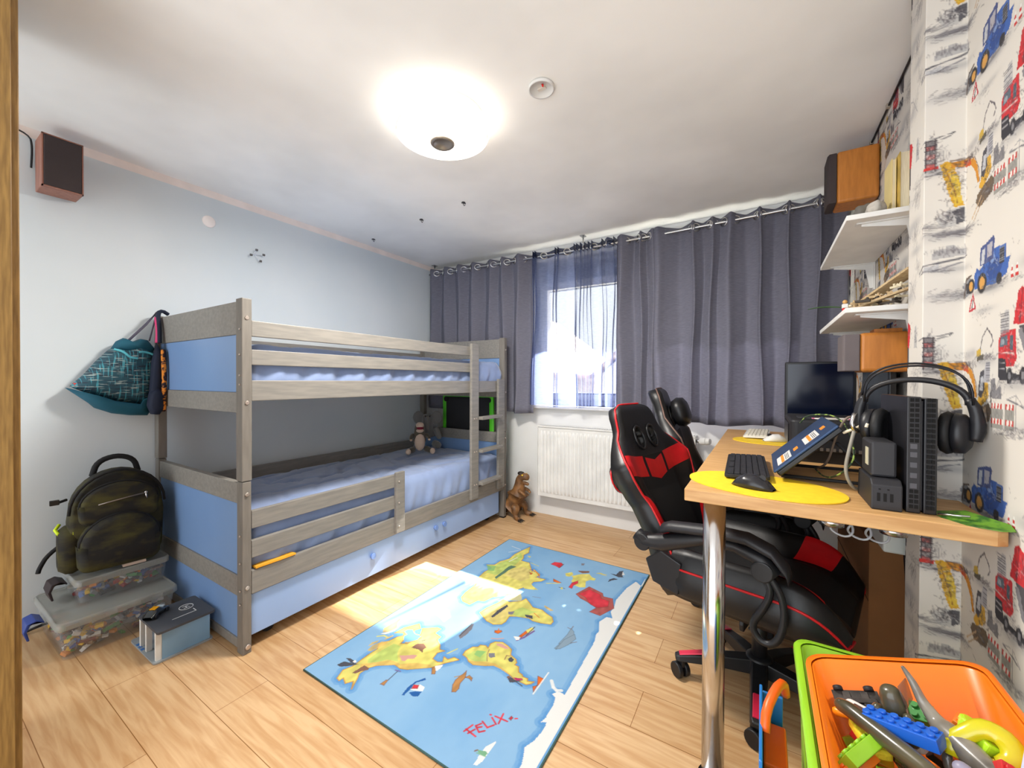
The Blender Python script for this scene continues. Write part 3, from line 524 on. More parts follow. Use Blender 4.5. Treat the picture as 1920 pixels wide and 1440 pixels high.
# ------------------------------------------------------------------ curtains on a rod
def cloth_mat(name, col, col2, tl, tp, rough=.9, weave=True):
    m = bpy.data.materials.new(name); MATS[name] = m; m.use_nodes = True; n = m.node_tree; b = n.nodes['Principled BSDF']; out = n.nodes['Material Output']
    tc = n.nodes.new('ShaderNodeTexCoord'); mp = n.nodes.new('ShaderNodeMapping'); mp.inputs['Scale'].default_value = (30, 30, 260); n.links.new(tc.outputs['Object'], mp.inputs[0])
    nz = n.nodes.new('ShaderNodeTexNoise'); nz.inputs['Scale'].default_value = 1; nz.inputs['Detail'].default_value = 3; n.links.new(mp.outputs[0], nz.inputs['Vector'])
    rp = n.nodes.new('ShaderNodeValToRGB'); rp.color_ramp.elements[0].position = .35; rp.color_ramp.elements[1].position = .65; rp.color_ramp.elements[0].color = H(col); rp.color_ramp.elements[1].color = H(col2)
    n.links.new(nz.outputs[0], rp.inputs[0]); n.links.new(rp.outputs[0], b.inputs['Base Color']); b.inputs['Roughness'].default_value = rough; b.inputs['Specular IOR Level'].default_value = .2
    tr = n.nodes.new('ShaderNodeBsdfTranslucent'); n.links.new(rp.outputs[0], tr.inputs[0]); mx = n.nodes.new('ShaderNodeMixShader'); mx.inputs[0].default_value = tl
    n.links.new(b.outputs[0], mx.inputs[1]); n.links.new(tr.outputs[0], mx.inputs[2]); last = mx
    if tp:
        tt = n.nodes.new('ShaderNodeBsdfTransparent'); m3 = n.nodes.new('ShaderNodeMixShader'); m3.inputs[0].default_value = tp; n.links.new(mx.outputs[0], m3.inputs[1]); n.links.new(tt.outputs[0], m3.inputs[2]); last = m3
    n.links.new(last.outputs[0], out.inputs[0]); return m
curt = cloth_mat('slate_curtain', '#838391', '#777785', .26, 0)
sheerm = cloth_mat('navy_sheer', '#7480a8', '#67739c', .6, .34)
sheerh = cloth_mat('navy_sheer_hem', '#2c3454', '#222a48', .3, .12)
YR = 3.085
def rod_z(x): return 2.300-.02*math.sin((x-XL)/(XR-XL)*PI)
def curtain(name, label, cat, grp, gx, zb, amp, m, seed=0, first=1, hem=False, thick=True, rings=None):
    rd = random.Random(seed); t = thing(name, label, cat, ((gx[0]+gx[-1])/2, YR, zb), group=grp, world=True)
    pts = []; N = 9; sg = first
    for i in range(len(gx)-1):
        w = gx[i+1]-gx[i]; am = amp*(1.0 if hem else min(1.0, max(.45, abs(w)/.11)))*rd.uniform(.85, 1.15)
        for k in range(N):
            f = k/N; y = math.sin(PI*f)*sg*am; x = gx[i]+w*(f+.06*math.sin(2*PI*f))
            pts.append((x, -y, sg*math.sin(PI*f)))
        sg = -sg
    pts.append((gx[-1], 0, 0)); n = len(pts); nz_ = 26
    ph = [rd.uniform(0, 6) for _ in range(4)]
    def fn(i, j):
        q = pts[int(round(i*(n-1)))]; z = (rod_z(q[0])+.042+.006*q[2])*(1-j)+zb*j
        x = q[0]; d = j**1.2
        dy = q[1]*(1+.18*math.sin(x*17+ph[0])*d)+.012*d*math.sin(x*9+ph[1])
        dx = .022*d*math.sin(x*11+ph[2]+j*2)+.006*math.sin(j*9+x*20)
        z += .008*math.sin(x*14+ph[3])*j
        return (x+dx*(0 if i < .001 or i > .999 else 1), YR+dy, z)
    b = MB().grid(fn, n, nz_, mfn=(lambda i, j: 1 if j < 1 else 0) if hem else None)
    o = b.build('curtain_cloth', [m, sheerh] if hem else m, t)
    if thick: sdm = o.modifiers.new('sol', 'SOLIDIFY'); sdm.thickness = .0022
    for x in (rings or gx[1:-1]):
        ring = [(x-.004, YR+.025*math.cos(a), rod_z(x)+.025*math.sin(a)) for a in np.linspace(0, 2*PI, 21)[:-1]]
        # rings lie in the cloth, which crosses the rod at a slant
        tl = .95 if rings or gx.index(x) % 2 == 1 else -.8
        ring = [(x+(p[1]-YR)*tl-.003, YR+(p[1]-YR)*.75, p[2]) for p in ring]
        MB().tube(ring, .0062, 8, closed=True).build('grommet', silver, t)
    return t
lg = [-2.935, -2.842, -2.76, -2.656, -2.58, -2.485, -2.41, -2.316, -2.20, -2.13, -2.06, -1.981, -1.90, -1.806, -1.70]
curtain('curtain', 'slate grey curtain in the left corner, behind the far end of the bunk bed', 'curtain', 'slate grey curtains along the window wall', lg, .915, .042, curt, 3)
curtain('curtain', 'narrow slate grey curtain just right of the sheer curtains', 'curtain', 'slate grey curtains along the window wall', [-.965, -.891, -.80, -.765, -.72, -.66], .915, .05, curt, 5)
curtain('curtain', 'wide slate grey curtain at the right, above the desk', 'curtain', 'slate grey curtains along the window wall', [-.70, -.609, -.43, -.401, -.315, -.283, -.224, -.154, -.03, -.007, .125, .148, .285, .304, .43], .905, .05, curt, 8)
curtain('sheer_curtain', 'left sheer navy curtain in the gap between the slate curtains', 'curtain', 'sheer navy curtains over the window', [-1.705, -1.695, -1.683, -1.67, -1.50, -1.49, -1.478, -1.465, -1.32, -1.305], .985, .030, sheerm, 11, hem=True, rings=[-1.603, -1.383], thick=False)
curtain('sheer_curtain', 'right sheer navy curtain, bunched dark at its left edge', 'curtain', 'sheer navy curtains over the window', [-1.30, -1.285, -1.27, -1.255, -1.24, -1.225, -1.21, -1.195, -1.18, -1.165, -1.085, -1.073, -1.06, -1.0, -.99, -.978, -.96], .99, .030, sheerm, 12, hem=True, rings=[-1.15, -1.022], thick=False)
t = thing('curtain_rod', 'thin steel rod carrying all the curtains under the ceiling', 'curtain rod', (-1.25, YR, 2.28), world=True)
MB().tube([(x, YR, rod_z(x)) for x in np.linspace(XL+.005, XR-.005, 24)], .0085, 12).build('rod', silver, t)
for x in (-2.88, -1.25, .42):
    MB().cyl((x, YR, rod_z(x)), (x, YR+.01, ZC-.001), .006).box(x-.02, x+.02, YR-.02, YR+.03, ZC-.006, ZC-.0005).build('rod_bracket', silver, t)

# ------------------------------------------------------------------ radiator
t = thing('radiator', 'white ribbed panel radiator on the wall under the window', 'radiator', (-1.03, 3.15, .185), world=True)
rx0, rx1, rz0, rz1 = -1.68, -.40, .187, .80
b = MB().box(rx0, rx1, 3.125, 3.14, rz0, rz1).box(rx0, rx0+.004, 3.115, 3.205, rz0, rz1+.008).box(rx1-.004, rx1, 3.115, 3.205, rz0, rz1+.008)
b.build('radiator_panel', wplastic, t, bevel=.003)
N = 36; w = (rx1-rx0-.06)/N; r = MB()
def prof(i, j):
    f = i*N; k = f-math.floor(f); d = .010*min(1, max(0, (abs(k-.5)*2-.25)*2.2)); e = min(1, min(j, 1-j)*22)
    return (rx0+.03+i*(rx1-rx0-.06), 3.125-.002-d*e, rz0+.035+j*(rz1-rz0-.07))
r.grid(prof, N*8+1, 40).build('ribs', wplastic, t)
g = MB()
for k in range(60): x = rx0+.02+k*(rx1-rx0-.04)/59; g.box(x-.0045, x+.0045, 3.13, 3.2, rz1+.001, rz1+.007)
g.box(rx0, rx1, 3.115, 3.13, rz1-.003, rz1+.008).box(rx0, rx1, 3.2, 3.208, rz1-.003, rz1+.008).build('top_grille', wplastic, t)
v = MB().cyl((rx1, 3.15, .77), (rx1+.03, 3.15, .77), .012).build('valve', silver, t)
MB().cyl((rx1+.03, 3.15, .77), (rx1+.07, 3.13, .775), .026, .026, 24).cyl((rx1+.07, 3.13, .775), (rx1+.095, 3.12, .778), .026, .02, 24).build('thermostat_knob', wplastic, t, bevel=.003)

# ------------------------------------------------------------------ ceiling fittings
t = thing('ceiling_lamp', 'round white ceiling lamp with a small grey centre, switched on', 'lamp', (-1.235, 1.375, ZC), world=True)
X = TR(-1.235, 1.375, 0)
MB().lathe([(.0, ZC-.001), (.19, ZC-.001), (.19, ZC-.022), (.0, ZC-.022)], 48, xf=X).build('lamp_base', wplastic, t)
lm = mat('lit_diffuser', '#fff6ea', .4, emit=2.5); lr = mat('lit_rim', '#fff6ea', .4, emit=2.5)
MB().lathe([(.17, ZC-.022), (.2, ZC-.026), (.212, ZC-.04), (.214, ZC-.062), (.208, ZC-.078)], 56, xf=X).build('lamp_rim', lr, t)
MB().lathe([(.2, ZC-.078), (.196, ZC-.085), (.17, ZC-.098), (.12, ZC-.108), (.055, ZC-.112), (.02, ZC-.112)], 56, xf=X).build('lamp_shade', lm, t)
MB().lathe([(.205, ZC-.0765), (.203, ZC-.0795), (.199, ZC-.0765)], 56, xf=X).build('seam_ring', mat('warm_grey', '#b9a796', .5), t)
MB().lathe([(.05, ZC-.111), (.056, ZC-.116), (.05, ZC-.122), (.038, ZC-.120), (.034, ZC-.115), (.0, ZC-.114)], 36, xf=X).build('speaker_ring', mat('lamp_centre', '#9a9083', .3, .6), t)
ld = bpy.data.lights.new('lamp_light', 'AREA'); lo = bpy.data.objects.new('lamp_light', ld); COL.objects.link(lo); ld.shape = 'DISK'; ld.size = .38; ld.energy = 32; ld.color = (1, .95, .88); lo.location = (-1.235, 1.375, ZC-.125); 
t = thing('smoke_detector_base', 'round white detector base on the ceiling with its cover off', 'detector', (-.765, 1.44, ZC), world=True); X = TR(-.765, 1.44, 0)
MB().lathe([(.0, ZC-.001), (.052, ZC-.001), (.052, ZC-.014), (.046, ZC-.014), (.044, ZC-.006), (0, ZC-.006)], 36, xf=X).build('base_ring', wplastic, t)
MB().box(-.015, .02, -.006, .006, ZC-.012, ZC-.006, xf=X).build('terminal', mat('beige_plastic', '#d9cfc2', .5), t); MB().cyl((-.752, 1.425, ZC-.006), (-.748, 1.42, ZC-.018), .005, .003, 8).build('red_wire_cap', redm, t)
for x, y, l in ((-1.696, 2.095, 'small metal ceiling hook nearest to the lamp'), (-2.139, 2.153, 'small metal ceiling hook, the middle one of three'), (-2.78, 2.24, 'small metal ceiling hook closest to the blue wall')):
    o = MB().cyl((x, y, ZC-.001), (x, y, ZC-.004), .012, .012, 14).tube([(x, y, ZC-.003), (x, y, ZC-.018), (x+.008, y, ZC-.026), (x+.016, y, ZC-.02)], .0025, 6).cyl((x-.012, y-.006, ZC-.004), (x+.01, y+.012, ZC-.007), .004, .004, 6).build('ceiling_hook', mat('gunmetal', '#6a6a6c', .4, .8)); tag(o, l, 'hook', 'metal hooks screwed in the ceiling')
o = MB().lathe([(0, 0), (.036, 0), (.036, .004), (.03, .007), (0, .008)], 36, xf=Matrix.Translation((XL, 1.125, 2.192)) @ Matrix.Rotation(PI/2, 4, 'Y')).build('wall_cover', mat('cream_plastic', '#f6eeea', .5)); tag(o, 'round cream cover plate high on the blue wall', 'cover plate')
t = thing('wire_stub', 'bare wire ends with connectors sticking out of the blue wall', 'wires', (XL, 1.385, 2.06), world=True)
for i, (a, b_, c) in enumerate(((.0, .02, .035), (.03, .0, .03), (-.02, -.02, .03), (.02, -.045, .02))):
    MB().tube([(XL, 1.385, 2.06), (XL+.02, 1.385+a*.5, 2.06+b_*.4), (XL+c, 1.385+a*1.6, 2.06+b_)], .0022, 6, smooth_path=1).build('wire', mat('pale_wire', '#d7dbe2', .4), t); MB().box(XL+c-.004, XL+c+.006, 1.381+a*1.6, 1.395+a*1.6, 2.055+b_, 2.068+b_).build('connector', mat('gunmetal', '#6a6a6c'), t)

# ------------------------------------------------------------------ speakers
def speaker(label, x0, x1, y0, y1, z0, z1, front, body, cloth, fx, stand=None, chamfer=.03):
    t = thing('speaker', label, 'speaker', ((x0+x1)/2, (y0+y1)/2, z0), world=True)
    if front == '+x':
        MB().box(x0, x1-fx, y0, y1, z0, z1).build('cabinet', body, t, bevel=.003); MB().box(x1-fx, x1, y0+.006, y1-.006, z0+.006, z1-.006).build('grille', cloth, t, bevel=.003)
        MB().box(x1-.014, x1-.002, y0, y0+.005, z0, z1).box(x1-.014, x1-.002, y1-.005, y1, z0, z1).box(x1-.014, x1-.002, y0, y1, z0, z0+.005).box(x1-.014, x1-.002, y0, y1, z1-.005, z1).build('front_frame', body, t)
    else:
        # cabinet against the right-hand wall, front towards -x with a rounded edge
        c = chamfer; pl = [(x1, z0), (x0+fx, z0), (x0+fx, z1), (x1, z1)]
        MB().box(x0+fx, x1, y0, y1, z0, z1).build('cabinet', body, t, bevel=.012, bseg=3)
        g = [(x0+fx, y0), (x0+fx, y1), (x0+c*.3, y1), (x0, y1-c), (x0, y0+c), (x0+c*.3, y0)]
        MB().prism(g, z0+.004, z1-.004).build('grille', cloth, t, bevel=.003)
    return t
speaker('reddish veneer speaker with dark cloth front high on the blue wall', XL+.02, -2.79, .415, .548, 2.088, 2.33, '+x', walnut, grille, .018)
# wiring of the wall speaker
o = MB().tube([(XL+.006, -.2, 2.37), (XL+.008, .3, 2.372), (XL+.01, .40, 2.355), (XL+.012, .408, 2.30), (XL+.012, .404, 2.2)], .004, 6, smooth_path=2).build('speaker_cable', black); tag(o, 'black cable running under the ceiling to the wall speaker at left', 'cable')
# ------------------------------------------------------------------ bunk bed
def bed():
    x0, x1, y0, y1 = -2.91, -1.90, .845, 2.955; px, py = .055, .04; zt = 1.555
    t = thing('bunk_bed', 'grey wooden bunk bed with blue end panels along the blue wall', 'bed', ((x0+x1)/2, (y0+y1)/2, 0), world=True)
    bm_ = mat('bolt_head', '#c9bdb4', .3, .7)
    def bolt(p, d, r=.008): q = Vector(p)+Vector(d)*.004; MB().cyl(p, q, r, r*.7, 12).build('bolt', bm_, t)
    for k, (ya, yb) in enumerate(((y0, y0+py), (y1-py, y1))):
        for xa in (x0, x1-px):
            MB().box(xa, xa+px, ya, yb, .758, zt+.02*k).build('upper_post', greywood, t, bevel=.003)
            MB().box(xa+.002, xa+px-.002, ya+.002, yb-.002, .012 if k else 0, .755).build('lower_post', greywood, t, bevel=.003)
        bx0, bx1 = x0+px, x1-px; ym = (ya+yb)/2
        bands = [(zt-.155, zt-.01+.02*k), (1.055, 1.145), (.655, .745), (.245, .335), (.015, .055)]
        for a, b_ in bands: MB().box(bx0, bx1, ym-.014, ym+.014, a, b_).build('end_rail', greywoodL, t, bevel=.002)
        for a, b_ in ((1.146, zt-.156), (.336, .654), (.056, .244)): MB().box(bx0, bx1, ym-.008, ym+.006, a, b_).build('end_panel', bluepanel, t)
    for z in (1.47, 1.10, .70, .29): bolt((x1, y0+py/2, z), (1, 0, 0), .010); bolt((x1, y1-py/2, z), (1, 0, 0), .009)
    for z in (1.42, 1.31, 1.22, 1.18): bolt((x1-.018, y0, z), (0, -1, 0), .005)
    for z in (.52, .4, .28, .22): bolt((x1-.018, y0, z), (0, -1, 0), .005)
    bolt((x1, y0+.022, .03), (1, 0, 0), .013)
    # long rails (front, outer face flush with the posts) and back rails
    yA, yB = y0+py, y1-py; xf = x1-.004
    MB().box(xf-.022, xf, yA, 2.50, 1.392, 1.462).build('guard_rail', greywoodL, t, bevel=.003)
    MB().box(xf-.022, xf, yA, 2.50, 1.266, 1.334).build('guard_rail', greywoodL, t, bevel=.003)
    MB().box(xf-.022, xf, yA, yB, 1.107, 1.198).build('side_rail', greywoodL, t, bevel=.003)
    MB().box(x0+.004, x0+.026, yA, yB, 1.392, 1.462).build('guard_rail', greywoodL, t, bevel=.003); MB().box(x0+.004, x0+.026, yA, yB, 1.107, 1.198).build('side_rail', greywoodL, t, bevel=.003)
    MB().box(xf-.022, xf, yA, yB, .253, .357).build('side_rail', greywoodL, t, bevel=.003)
    MB().box(xf-.022, xf, yA, 1.758, .413, .490).build('guard_rail', greywoodL, t, bevel=.003); MB().box(xf-.022, xf, yA, 1.758, .543, .622).build('guard_rail', greywoodL, t, bevel=.003)
    MB().box(x0+.004, x0+.026, yA, yB, .253, .357).build('side_rail', greywoodL, t, bevel=.003); MB().box(x0+.03, x0+.05, yA, yB, .50, .628).build('guard_rail', greywoodL, t, bevel=.003)
    MB().box(xf, xf+.022, 1.69, 1.758, .264, .637).build('short_post', greywoodL, t, bevel=.003)
    for z in (.58, .45, .305): bolt((xf+.022, 1.71, z), (1, 0, 0), .006); 
    for z0_ in (1.11, .26):
        s = MB()
        for k in range(14): y = yA+.08+k*.145; s.box(x0+.03, xf-.024, y, y+.07, z0_+.005, z0_+.02)
        s.build('slatted_base', mat('pine_slat', '#d9b98a', .7), t)
    # ladder: two stiles and three treads
    lx = xf+.001
    MB().box(lx, lx+.022, 2.432, 2.522, .28, 1.485).build('ladder_stile', greywoodL, t, bevel=.003); MB().box(lx, lx+.022, 2.80, 2.895, .285, 1.215).build('ladder_stile', greywoodL, t, bevel=.003)
    for z in (.905, .648, .392):
        MB().box(lx, lx+.058, 2.524, 2.799, z-.012, z+.012).build('ladder_tread', greywoodL, t, bevel=.003)
        for y in (2.465, 2.492): bolt((lx+.022, y, z), (1, 0, 0), .006)
        bolt((lx+.022, 2.85, z), (1, 0, 0), .006)
    # under-bed drawer
    df = MB().box(x1-.045, x1-.022, yA+.006, yB-.05, .062, .245).build('drawer_front', mat('pale_blue_drawer', '#93aed8', .3, col2='#8eaad5', scale=3), t, bevel=.002)
    d = MB().box(x0+.1, x1-.046, yA+.03, yB-.08, .07, .08).box(x0+.1, x1-.046, yA+.03, yA+.045, .08, .2).box(x0+.1, x1-.046, yB-.095, yB-.08, .08, .2).build('drawer_body', mat('white_board', '#dcdcd8', .6), t)
    for y in (1.54, 2.071, 2.159):
        MB().cyl((x1-.022, y, .178), (x1-.008, y, .178), .013, .013, 20).cyl((x1-.008, y, .178), (x1-.004, y, .178), .019, .016, 20).build('drawer_knob', mat('blue_knob', '#6f8fcc', .3), df)
    for y in (1.0, 2.8):
        for x in (x0+.2, x1-.12): MB().cyl((x, y, .031), (x+.025, y, .031), .03, .03, 18).build('drawer_wheel', blackm, t)
    MB().box(x0+.005, x0+px-.005, y1-.036, y1-.004, 0, .012).box(x1-px+.005, x1-.005, y1-.036, y1-.004, 0, .012).build('foot_pad', blackm, t)
    return t
bed()
def mattress(label, x0, x1, y0, y1, z0, z1, seed, creases):
    # fitted sheet: rounded block, sagging creases modelled in the surface
    nx, ny = 46, 110; hx = (x1-x0)/2; hy = (y1-y0)/2; cx = (x0+x1)/2; cy = (y0+y1)/2; rr = .045
    def top(u, v):
        x = cx+(u*2-1)*hx; y = cy+(v*2-1)*hy; p = Vector((x*2.2, y*1.6, seed)); a = mnoise.noise(p)*.010
        q = abs(mnoise.noise(Vector((x*5+seed, y*2.2, 3.1)))); a -= creases*.012*max(0, .12-q)/.12
        q2 = abs(mnoise.noise(Vector((x*3+y*7+seed, y*1.1-x, 9.1)))); a -= creases*.008*max(0, .1-q2)/.1
        ed = min(u, 1-u)*2*hx; ev = min(v, 1-v)*2*hy; e = min(ed, ev); k = 0 if e >= rr else rr-math.sqrt(max(0, rr*rr-(rr-e)**2))
        return x, y, z1+a*(1 if e > rr else e/rr)-k
    m = MB().grid(lambda u, v: top(u, v), nx, ny)
    per = [(i/(nx-1), 0) for i in range(nx)]+[(1, j/(ny-1)) for j in range(1, ny)]+[(1-i/(nx-1), 1) for i in range(1, nx)]+[(0, 1-j/(ny-1)) for j in range(1, ny-1)]
    def side(i, j):
        u, v = per[int(round(i*len(per))) % len(per)]; x, y, z = top(u, v); dx = (1 if u >= 1 else -1 if u <= 0 else 0); dy = (1 if v >= 1 else -1 if v <= 0 else 0)
        w = math.sin(j*PI); amp = (.012+.007*math.sin(y*31+x*23+j*3)+.005*math.sin(y*67+j*6))*w
        return (x+dx*amp, y+dy*amp, z*(1-j)+z0*j)
    m.grid(side, len(per), 9, cu=True)
    o = m.build('mattress', sheet); tag(o, label, 'mattress', None); return o
mattress('upper bunk mattress in a blue fitted sheet', -2.845, -1.945, .905, 2.90, 1.135, 1.365, 2.3, .6)
mattress('lower bunk mattress in a creased blue fitted sheet', -2.845, -1.945, .905, 2.90, .285, .565, 5.7, 1.6)
o = MB().add([(-1.97, .90, .357), (-1.90, .90, .362), (-1.895, 1.0, .362), (-1.9, 1.08, .36), (-1.97, 1.07, .358), (-1.97, .90, .366), (-1.90, .90, .370), (-1.895, 1.0, .371), (-1.9, 1.08, .368), (-1.97, 1.07, .366)], [(0, 1, 2, 3, 4), (9, 8, 7, 6, 5), (0, 5, 6, 1), (1, 6, 7, 2), (2, 7, 8, 3), (3, 8, 9, 4)]).build('yellow_cloth', mat('yellow_cloth', '#e6a52c', .9)); tag(o, 'bit of orange yellow cloth showing under the lower mattress at the near post', 'cloth')

# ------------------------------------------------------------------ plush toys on the lower bunk
plg = mat('grey_plush', '#6b6a68', .95, bump=.6, bscale=120, sheen=.4); plb = mat('olive_plush', '#4b4438', .95, bump=.6, bscale=120, sheen=.3); plc = mat('cream_plush', '#c2ab98', .95, bump=.6, bscale=120, sheen=.3)
def plush_shark():
    t = thing('plush_animal', 'plush animal with an open red mouth sitting on the lower bunk', 'soft toy', (-2.50, 2.50, .575), rz=math.radians(-40))
    skin('body', plb, t, [((0, 0, .07), .062), ((0, 0, .13), .06), ((0, 0, .18), .048), ((.005, 0, .225), .05), ((.012, 0, .265), .03)], [(0, 1), (1, 2), (2, 3), (3, 4)])
    MB().ell((.032, 0, .10), (.04, .045, .075)).build('belly', plc, t); MB().ell((.03, 0, .243), (.036, .034, .028)).ell((.038, 0, .198), (.032, .032, .018)).build('snout', plc, t)
    MB().ell((.044, 0, .22), (.028, .03, .014)).build('mouth', mat('dark_red_felt', '#6e1228', .9), t)
    for s in (-1, 1):
        skin('arm', plb, t, [((0, s*.05, .165), .02), ((.03, s*.075, .14), .017), ((.055, s*.075, .125), .012)], [(0, 1), (1, 2)], 1); MB().ell((.062, s*.075, .122), (.014, .012, .009)).build('paw', plc, t)
        skin('leg', plb, t, [((0, s*.045, .04), .03), ((.05, s*.08, .03), .026), ((.08, s*.095, .03), .02)], [(0, 1), (1, 2)], 1); MB().ell((.095, s*.1, .03), (.018, .022, .026)).build('foot', plc, t)
plush_shark()
def plush_elephant():
    t = thing('plush_elephant', 'grey plush elephant leaning at the far end of the lower bunk', 'soft toy', (-2.62, 2.72, .575), rz=math.radians(-45))
    skin('body', plg, t, [((0, 0, .09), .08), ((0, 0, .16), .075), ((0, 0, .22), .05), ((.01, 0, .28), .062), ((.02, 0, .32), .04)], [(0, 1), (1, 2), (2, 3), (3, 4)])
    skin('trunk', plg, t, [((.05, 0, .29), .026), ((.09, 0, .25), .022), ((.10, 0, .20), .017), ((.115, 0, .17), .014)], [(0, 1), (1, 2), (2, 3)])
    for s in (-1, 1):
        MB().ell((0, s*.08, .285), (.014, .05, .06)).build('ear', plg, t); skin('arm', plg, t, [((.02, s*.06, .2), .03), ((.06, s*.1, .13), .026), ((.08, s*.11, .09), .026)], [(0, 1), (1, 2)], 1)
        skin('leg', plg, t, [((.02, s*.06, .05), .04), ((.10, s*.09, .04), .034), ((.13, s*.1, .045), .034)], [(0, 1), (1, 2)], 1); MB().ell((.06, s*.02, .3), (.006, .006, .008)).build('eye', black, t)
plush_elephant()

# ------------------------------------------------------------------ green framed board behind the bed
t = thing('green_chalkboard', 'black board in a bright green frame leaning behind the far bed end', 'board', (-2.40, 3.10, .55), world=True)
gp = mat('lime_frame', '#5ad62a', .4); yb = 3.02
MB().box(-2.655, -2.125, yb, yb+.012, .46, 1.03).build('board', mat('blackboard', '#26262a', .7), t)
MB().box(-2.69, -2.655, yb-.012, yb+.02, .45, 1.075).box(-2.125, -2.09, yb-.012, yb+.02, .45, 1.075).box(-2.655, -2.125, yb-.012, yb+.02, 1.045, 1.075).build('board_frame', gp, t, bevel=.006)
MB().box(-2.655, -2.125, yb-.008, yb+.016, 1.03, 1.045).build('dark_trim', black, t)
for x in (-2.65, -2.13): MB().cyl((x, yb-.014, 1.02), (x, yb+.014, 1.02), .025, .025, 16).build('corner_knob', black, t)
for x in (-2.66, -2.12): MB().box(x-.012, x+.012, yb-.006, yb+.014, 0, .45).build('board_leg', gp, t)
# ------------------------------------------------------------------ toy dinosaur on the floor
def dino():
    t = thing('toy_dinosaur', 'brown rubber tyrannosaur standing on the floor between bed and radiator', 'toy', (-1.82, 3.02, 0), rz=math.radians(-2))
    m = mat('brown_rubber', '#8c6238', .5, col2='#5c4028', scale=16, bump=.5, bscale=60)
    skin('body', m, t, [((-.02, 0, .14), (.078, .070)), ((.0, 0, .20), (.074, .070)), ((.012, 0, .255), (.058, .056)), ((.018, 0, .30), (.046, .046)), ((.022, 0, .345), (.046, .044)), ((.062, 0, .368), (.040, .040)), ((.118, 0, .358), (.026, .030)), ((-.06, 0, .085), (.052, .052)), ((-.10, .02, .045), (.034, .034)), ((-.15, .03, .022), (.020, .018)), ((-.20, .035, .014), (.009, .009))],
         [(0, 1), (1, 2), (2, 3), (3, 4), (4, 5), (5, 6), (0, 7), (7, 8), (8, 9), (9, 10)])
    skin('jaw', m, t, [((.03, 0, .318), .024), ((.07, 0, .308), .019), ((.112, 0, .30), .014)], [(0, 1), (1, 2)], 1)
    MB().ell((.03, 0, .388), (.032, .028, .018)).build('crest', mat('dark_scale', '#2e2620', .5), t)
    for s in (-1, 1):
        skin('leg', m, t, [((-.015, s*.055, .125), (.050, .040)), ((.035, s*.075, .085), (.038, .032)), ((.02, s*.08, .045), (.025, .024)), ((.04, s*.085, .016), (.020, .026)), ((.085, s*.095, .013), (.013, .024))], [(0, 1), (1, 2), (2, 3), (3, 4)], 2)
        for k in (-1, 0, 1): MB().cyl((.078, s*.095+k*.018, .012), (.118, s*.097+k*.026, .004), .010, .001, 8).build('claw', mat('dark_scale', '#2e2620'), t)
        skin('arm', m, t, [((.03, s*.045, .25), .020), ((.075, s*.055, .235), .014), ((.10, s*.045, .215), .009)], [(0, 1), (1, 2)], 1)
        MB().ell((.066, s*.036, .382), (.008, .007, .007)).build('eye', mat('yellow_eye', '#e8c83a', .3), t)
    tt = MB()
    for k in range(6):
        for s in (-1, 1): tt.cyl((.06+k*.010, s*.020, .338), (.062+k*.010, s*.021, .325), .003, .0005, 6)
    tt.build('teeth', mat('ivory', '#e9e0cc', .4), t)
dino()

# ------------------------------------------------------------------ lidded boxes, backpack, bags, toy garage
clear = clear_mat('clear_plastic', '#dfe4e6', .86); lidm = clear_mat('frosted_lid', '#a6a69e', .5, .3)
brick_cols = ['#c8322c', '#2c5aa8', '#e0b52c', '#3d8a3c', '#d8d8d4', '#3c3c42', '#7a5a42', '#8a8c90', '#6e2a2a', '#d2802c']
def bricks_in(parent, x0, x1, y0, y1, z0, z1, n, seed):
    rd = random.Random(seed)
    for i in range(n):
        l = rd.choice((.012, .016, .024, .032)); w = rd.choice((.008, .012, .016)); h = rd.choice((.004, .0096))*1.2
        X = Matrix.Translation((rd.uniform(x0+.02, x1-.02), rd.uniform(y0+.02, y1-.02), rd.uniform(z0+.012, z1-.012))) @ Matrix.Rotation(rd.uniform(0, 6), 4, (rd.random(), rd.random(), 1+rd.random()))
        b_ = MB().box(-l, l, -w, w, -h, h, xf=X)
        for sx in (-.5, .5): b_.cyl((sx*l, 0, h), (sx*l, 0, h+.003), .004, .004, 8, xf=X)
        c = rd.choice(brick_cols); o = b_.build('toy_brick', mat('brick_'+c[1:], c, .35)); parent.append(o)
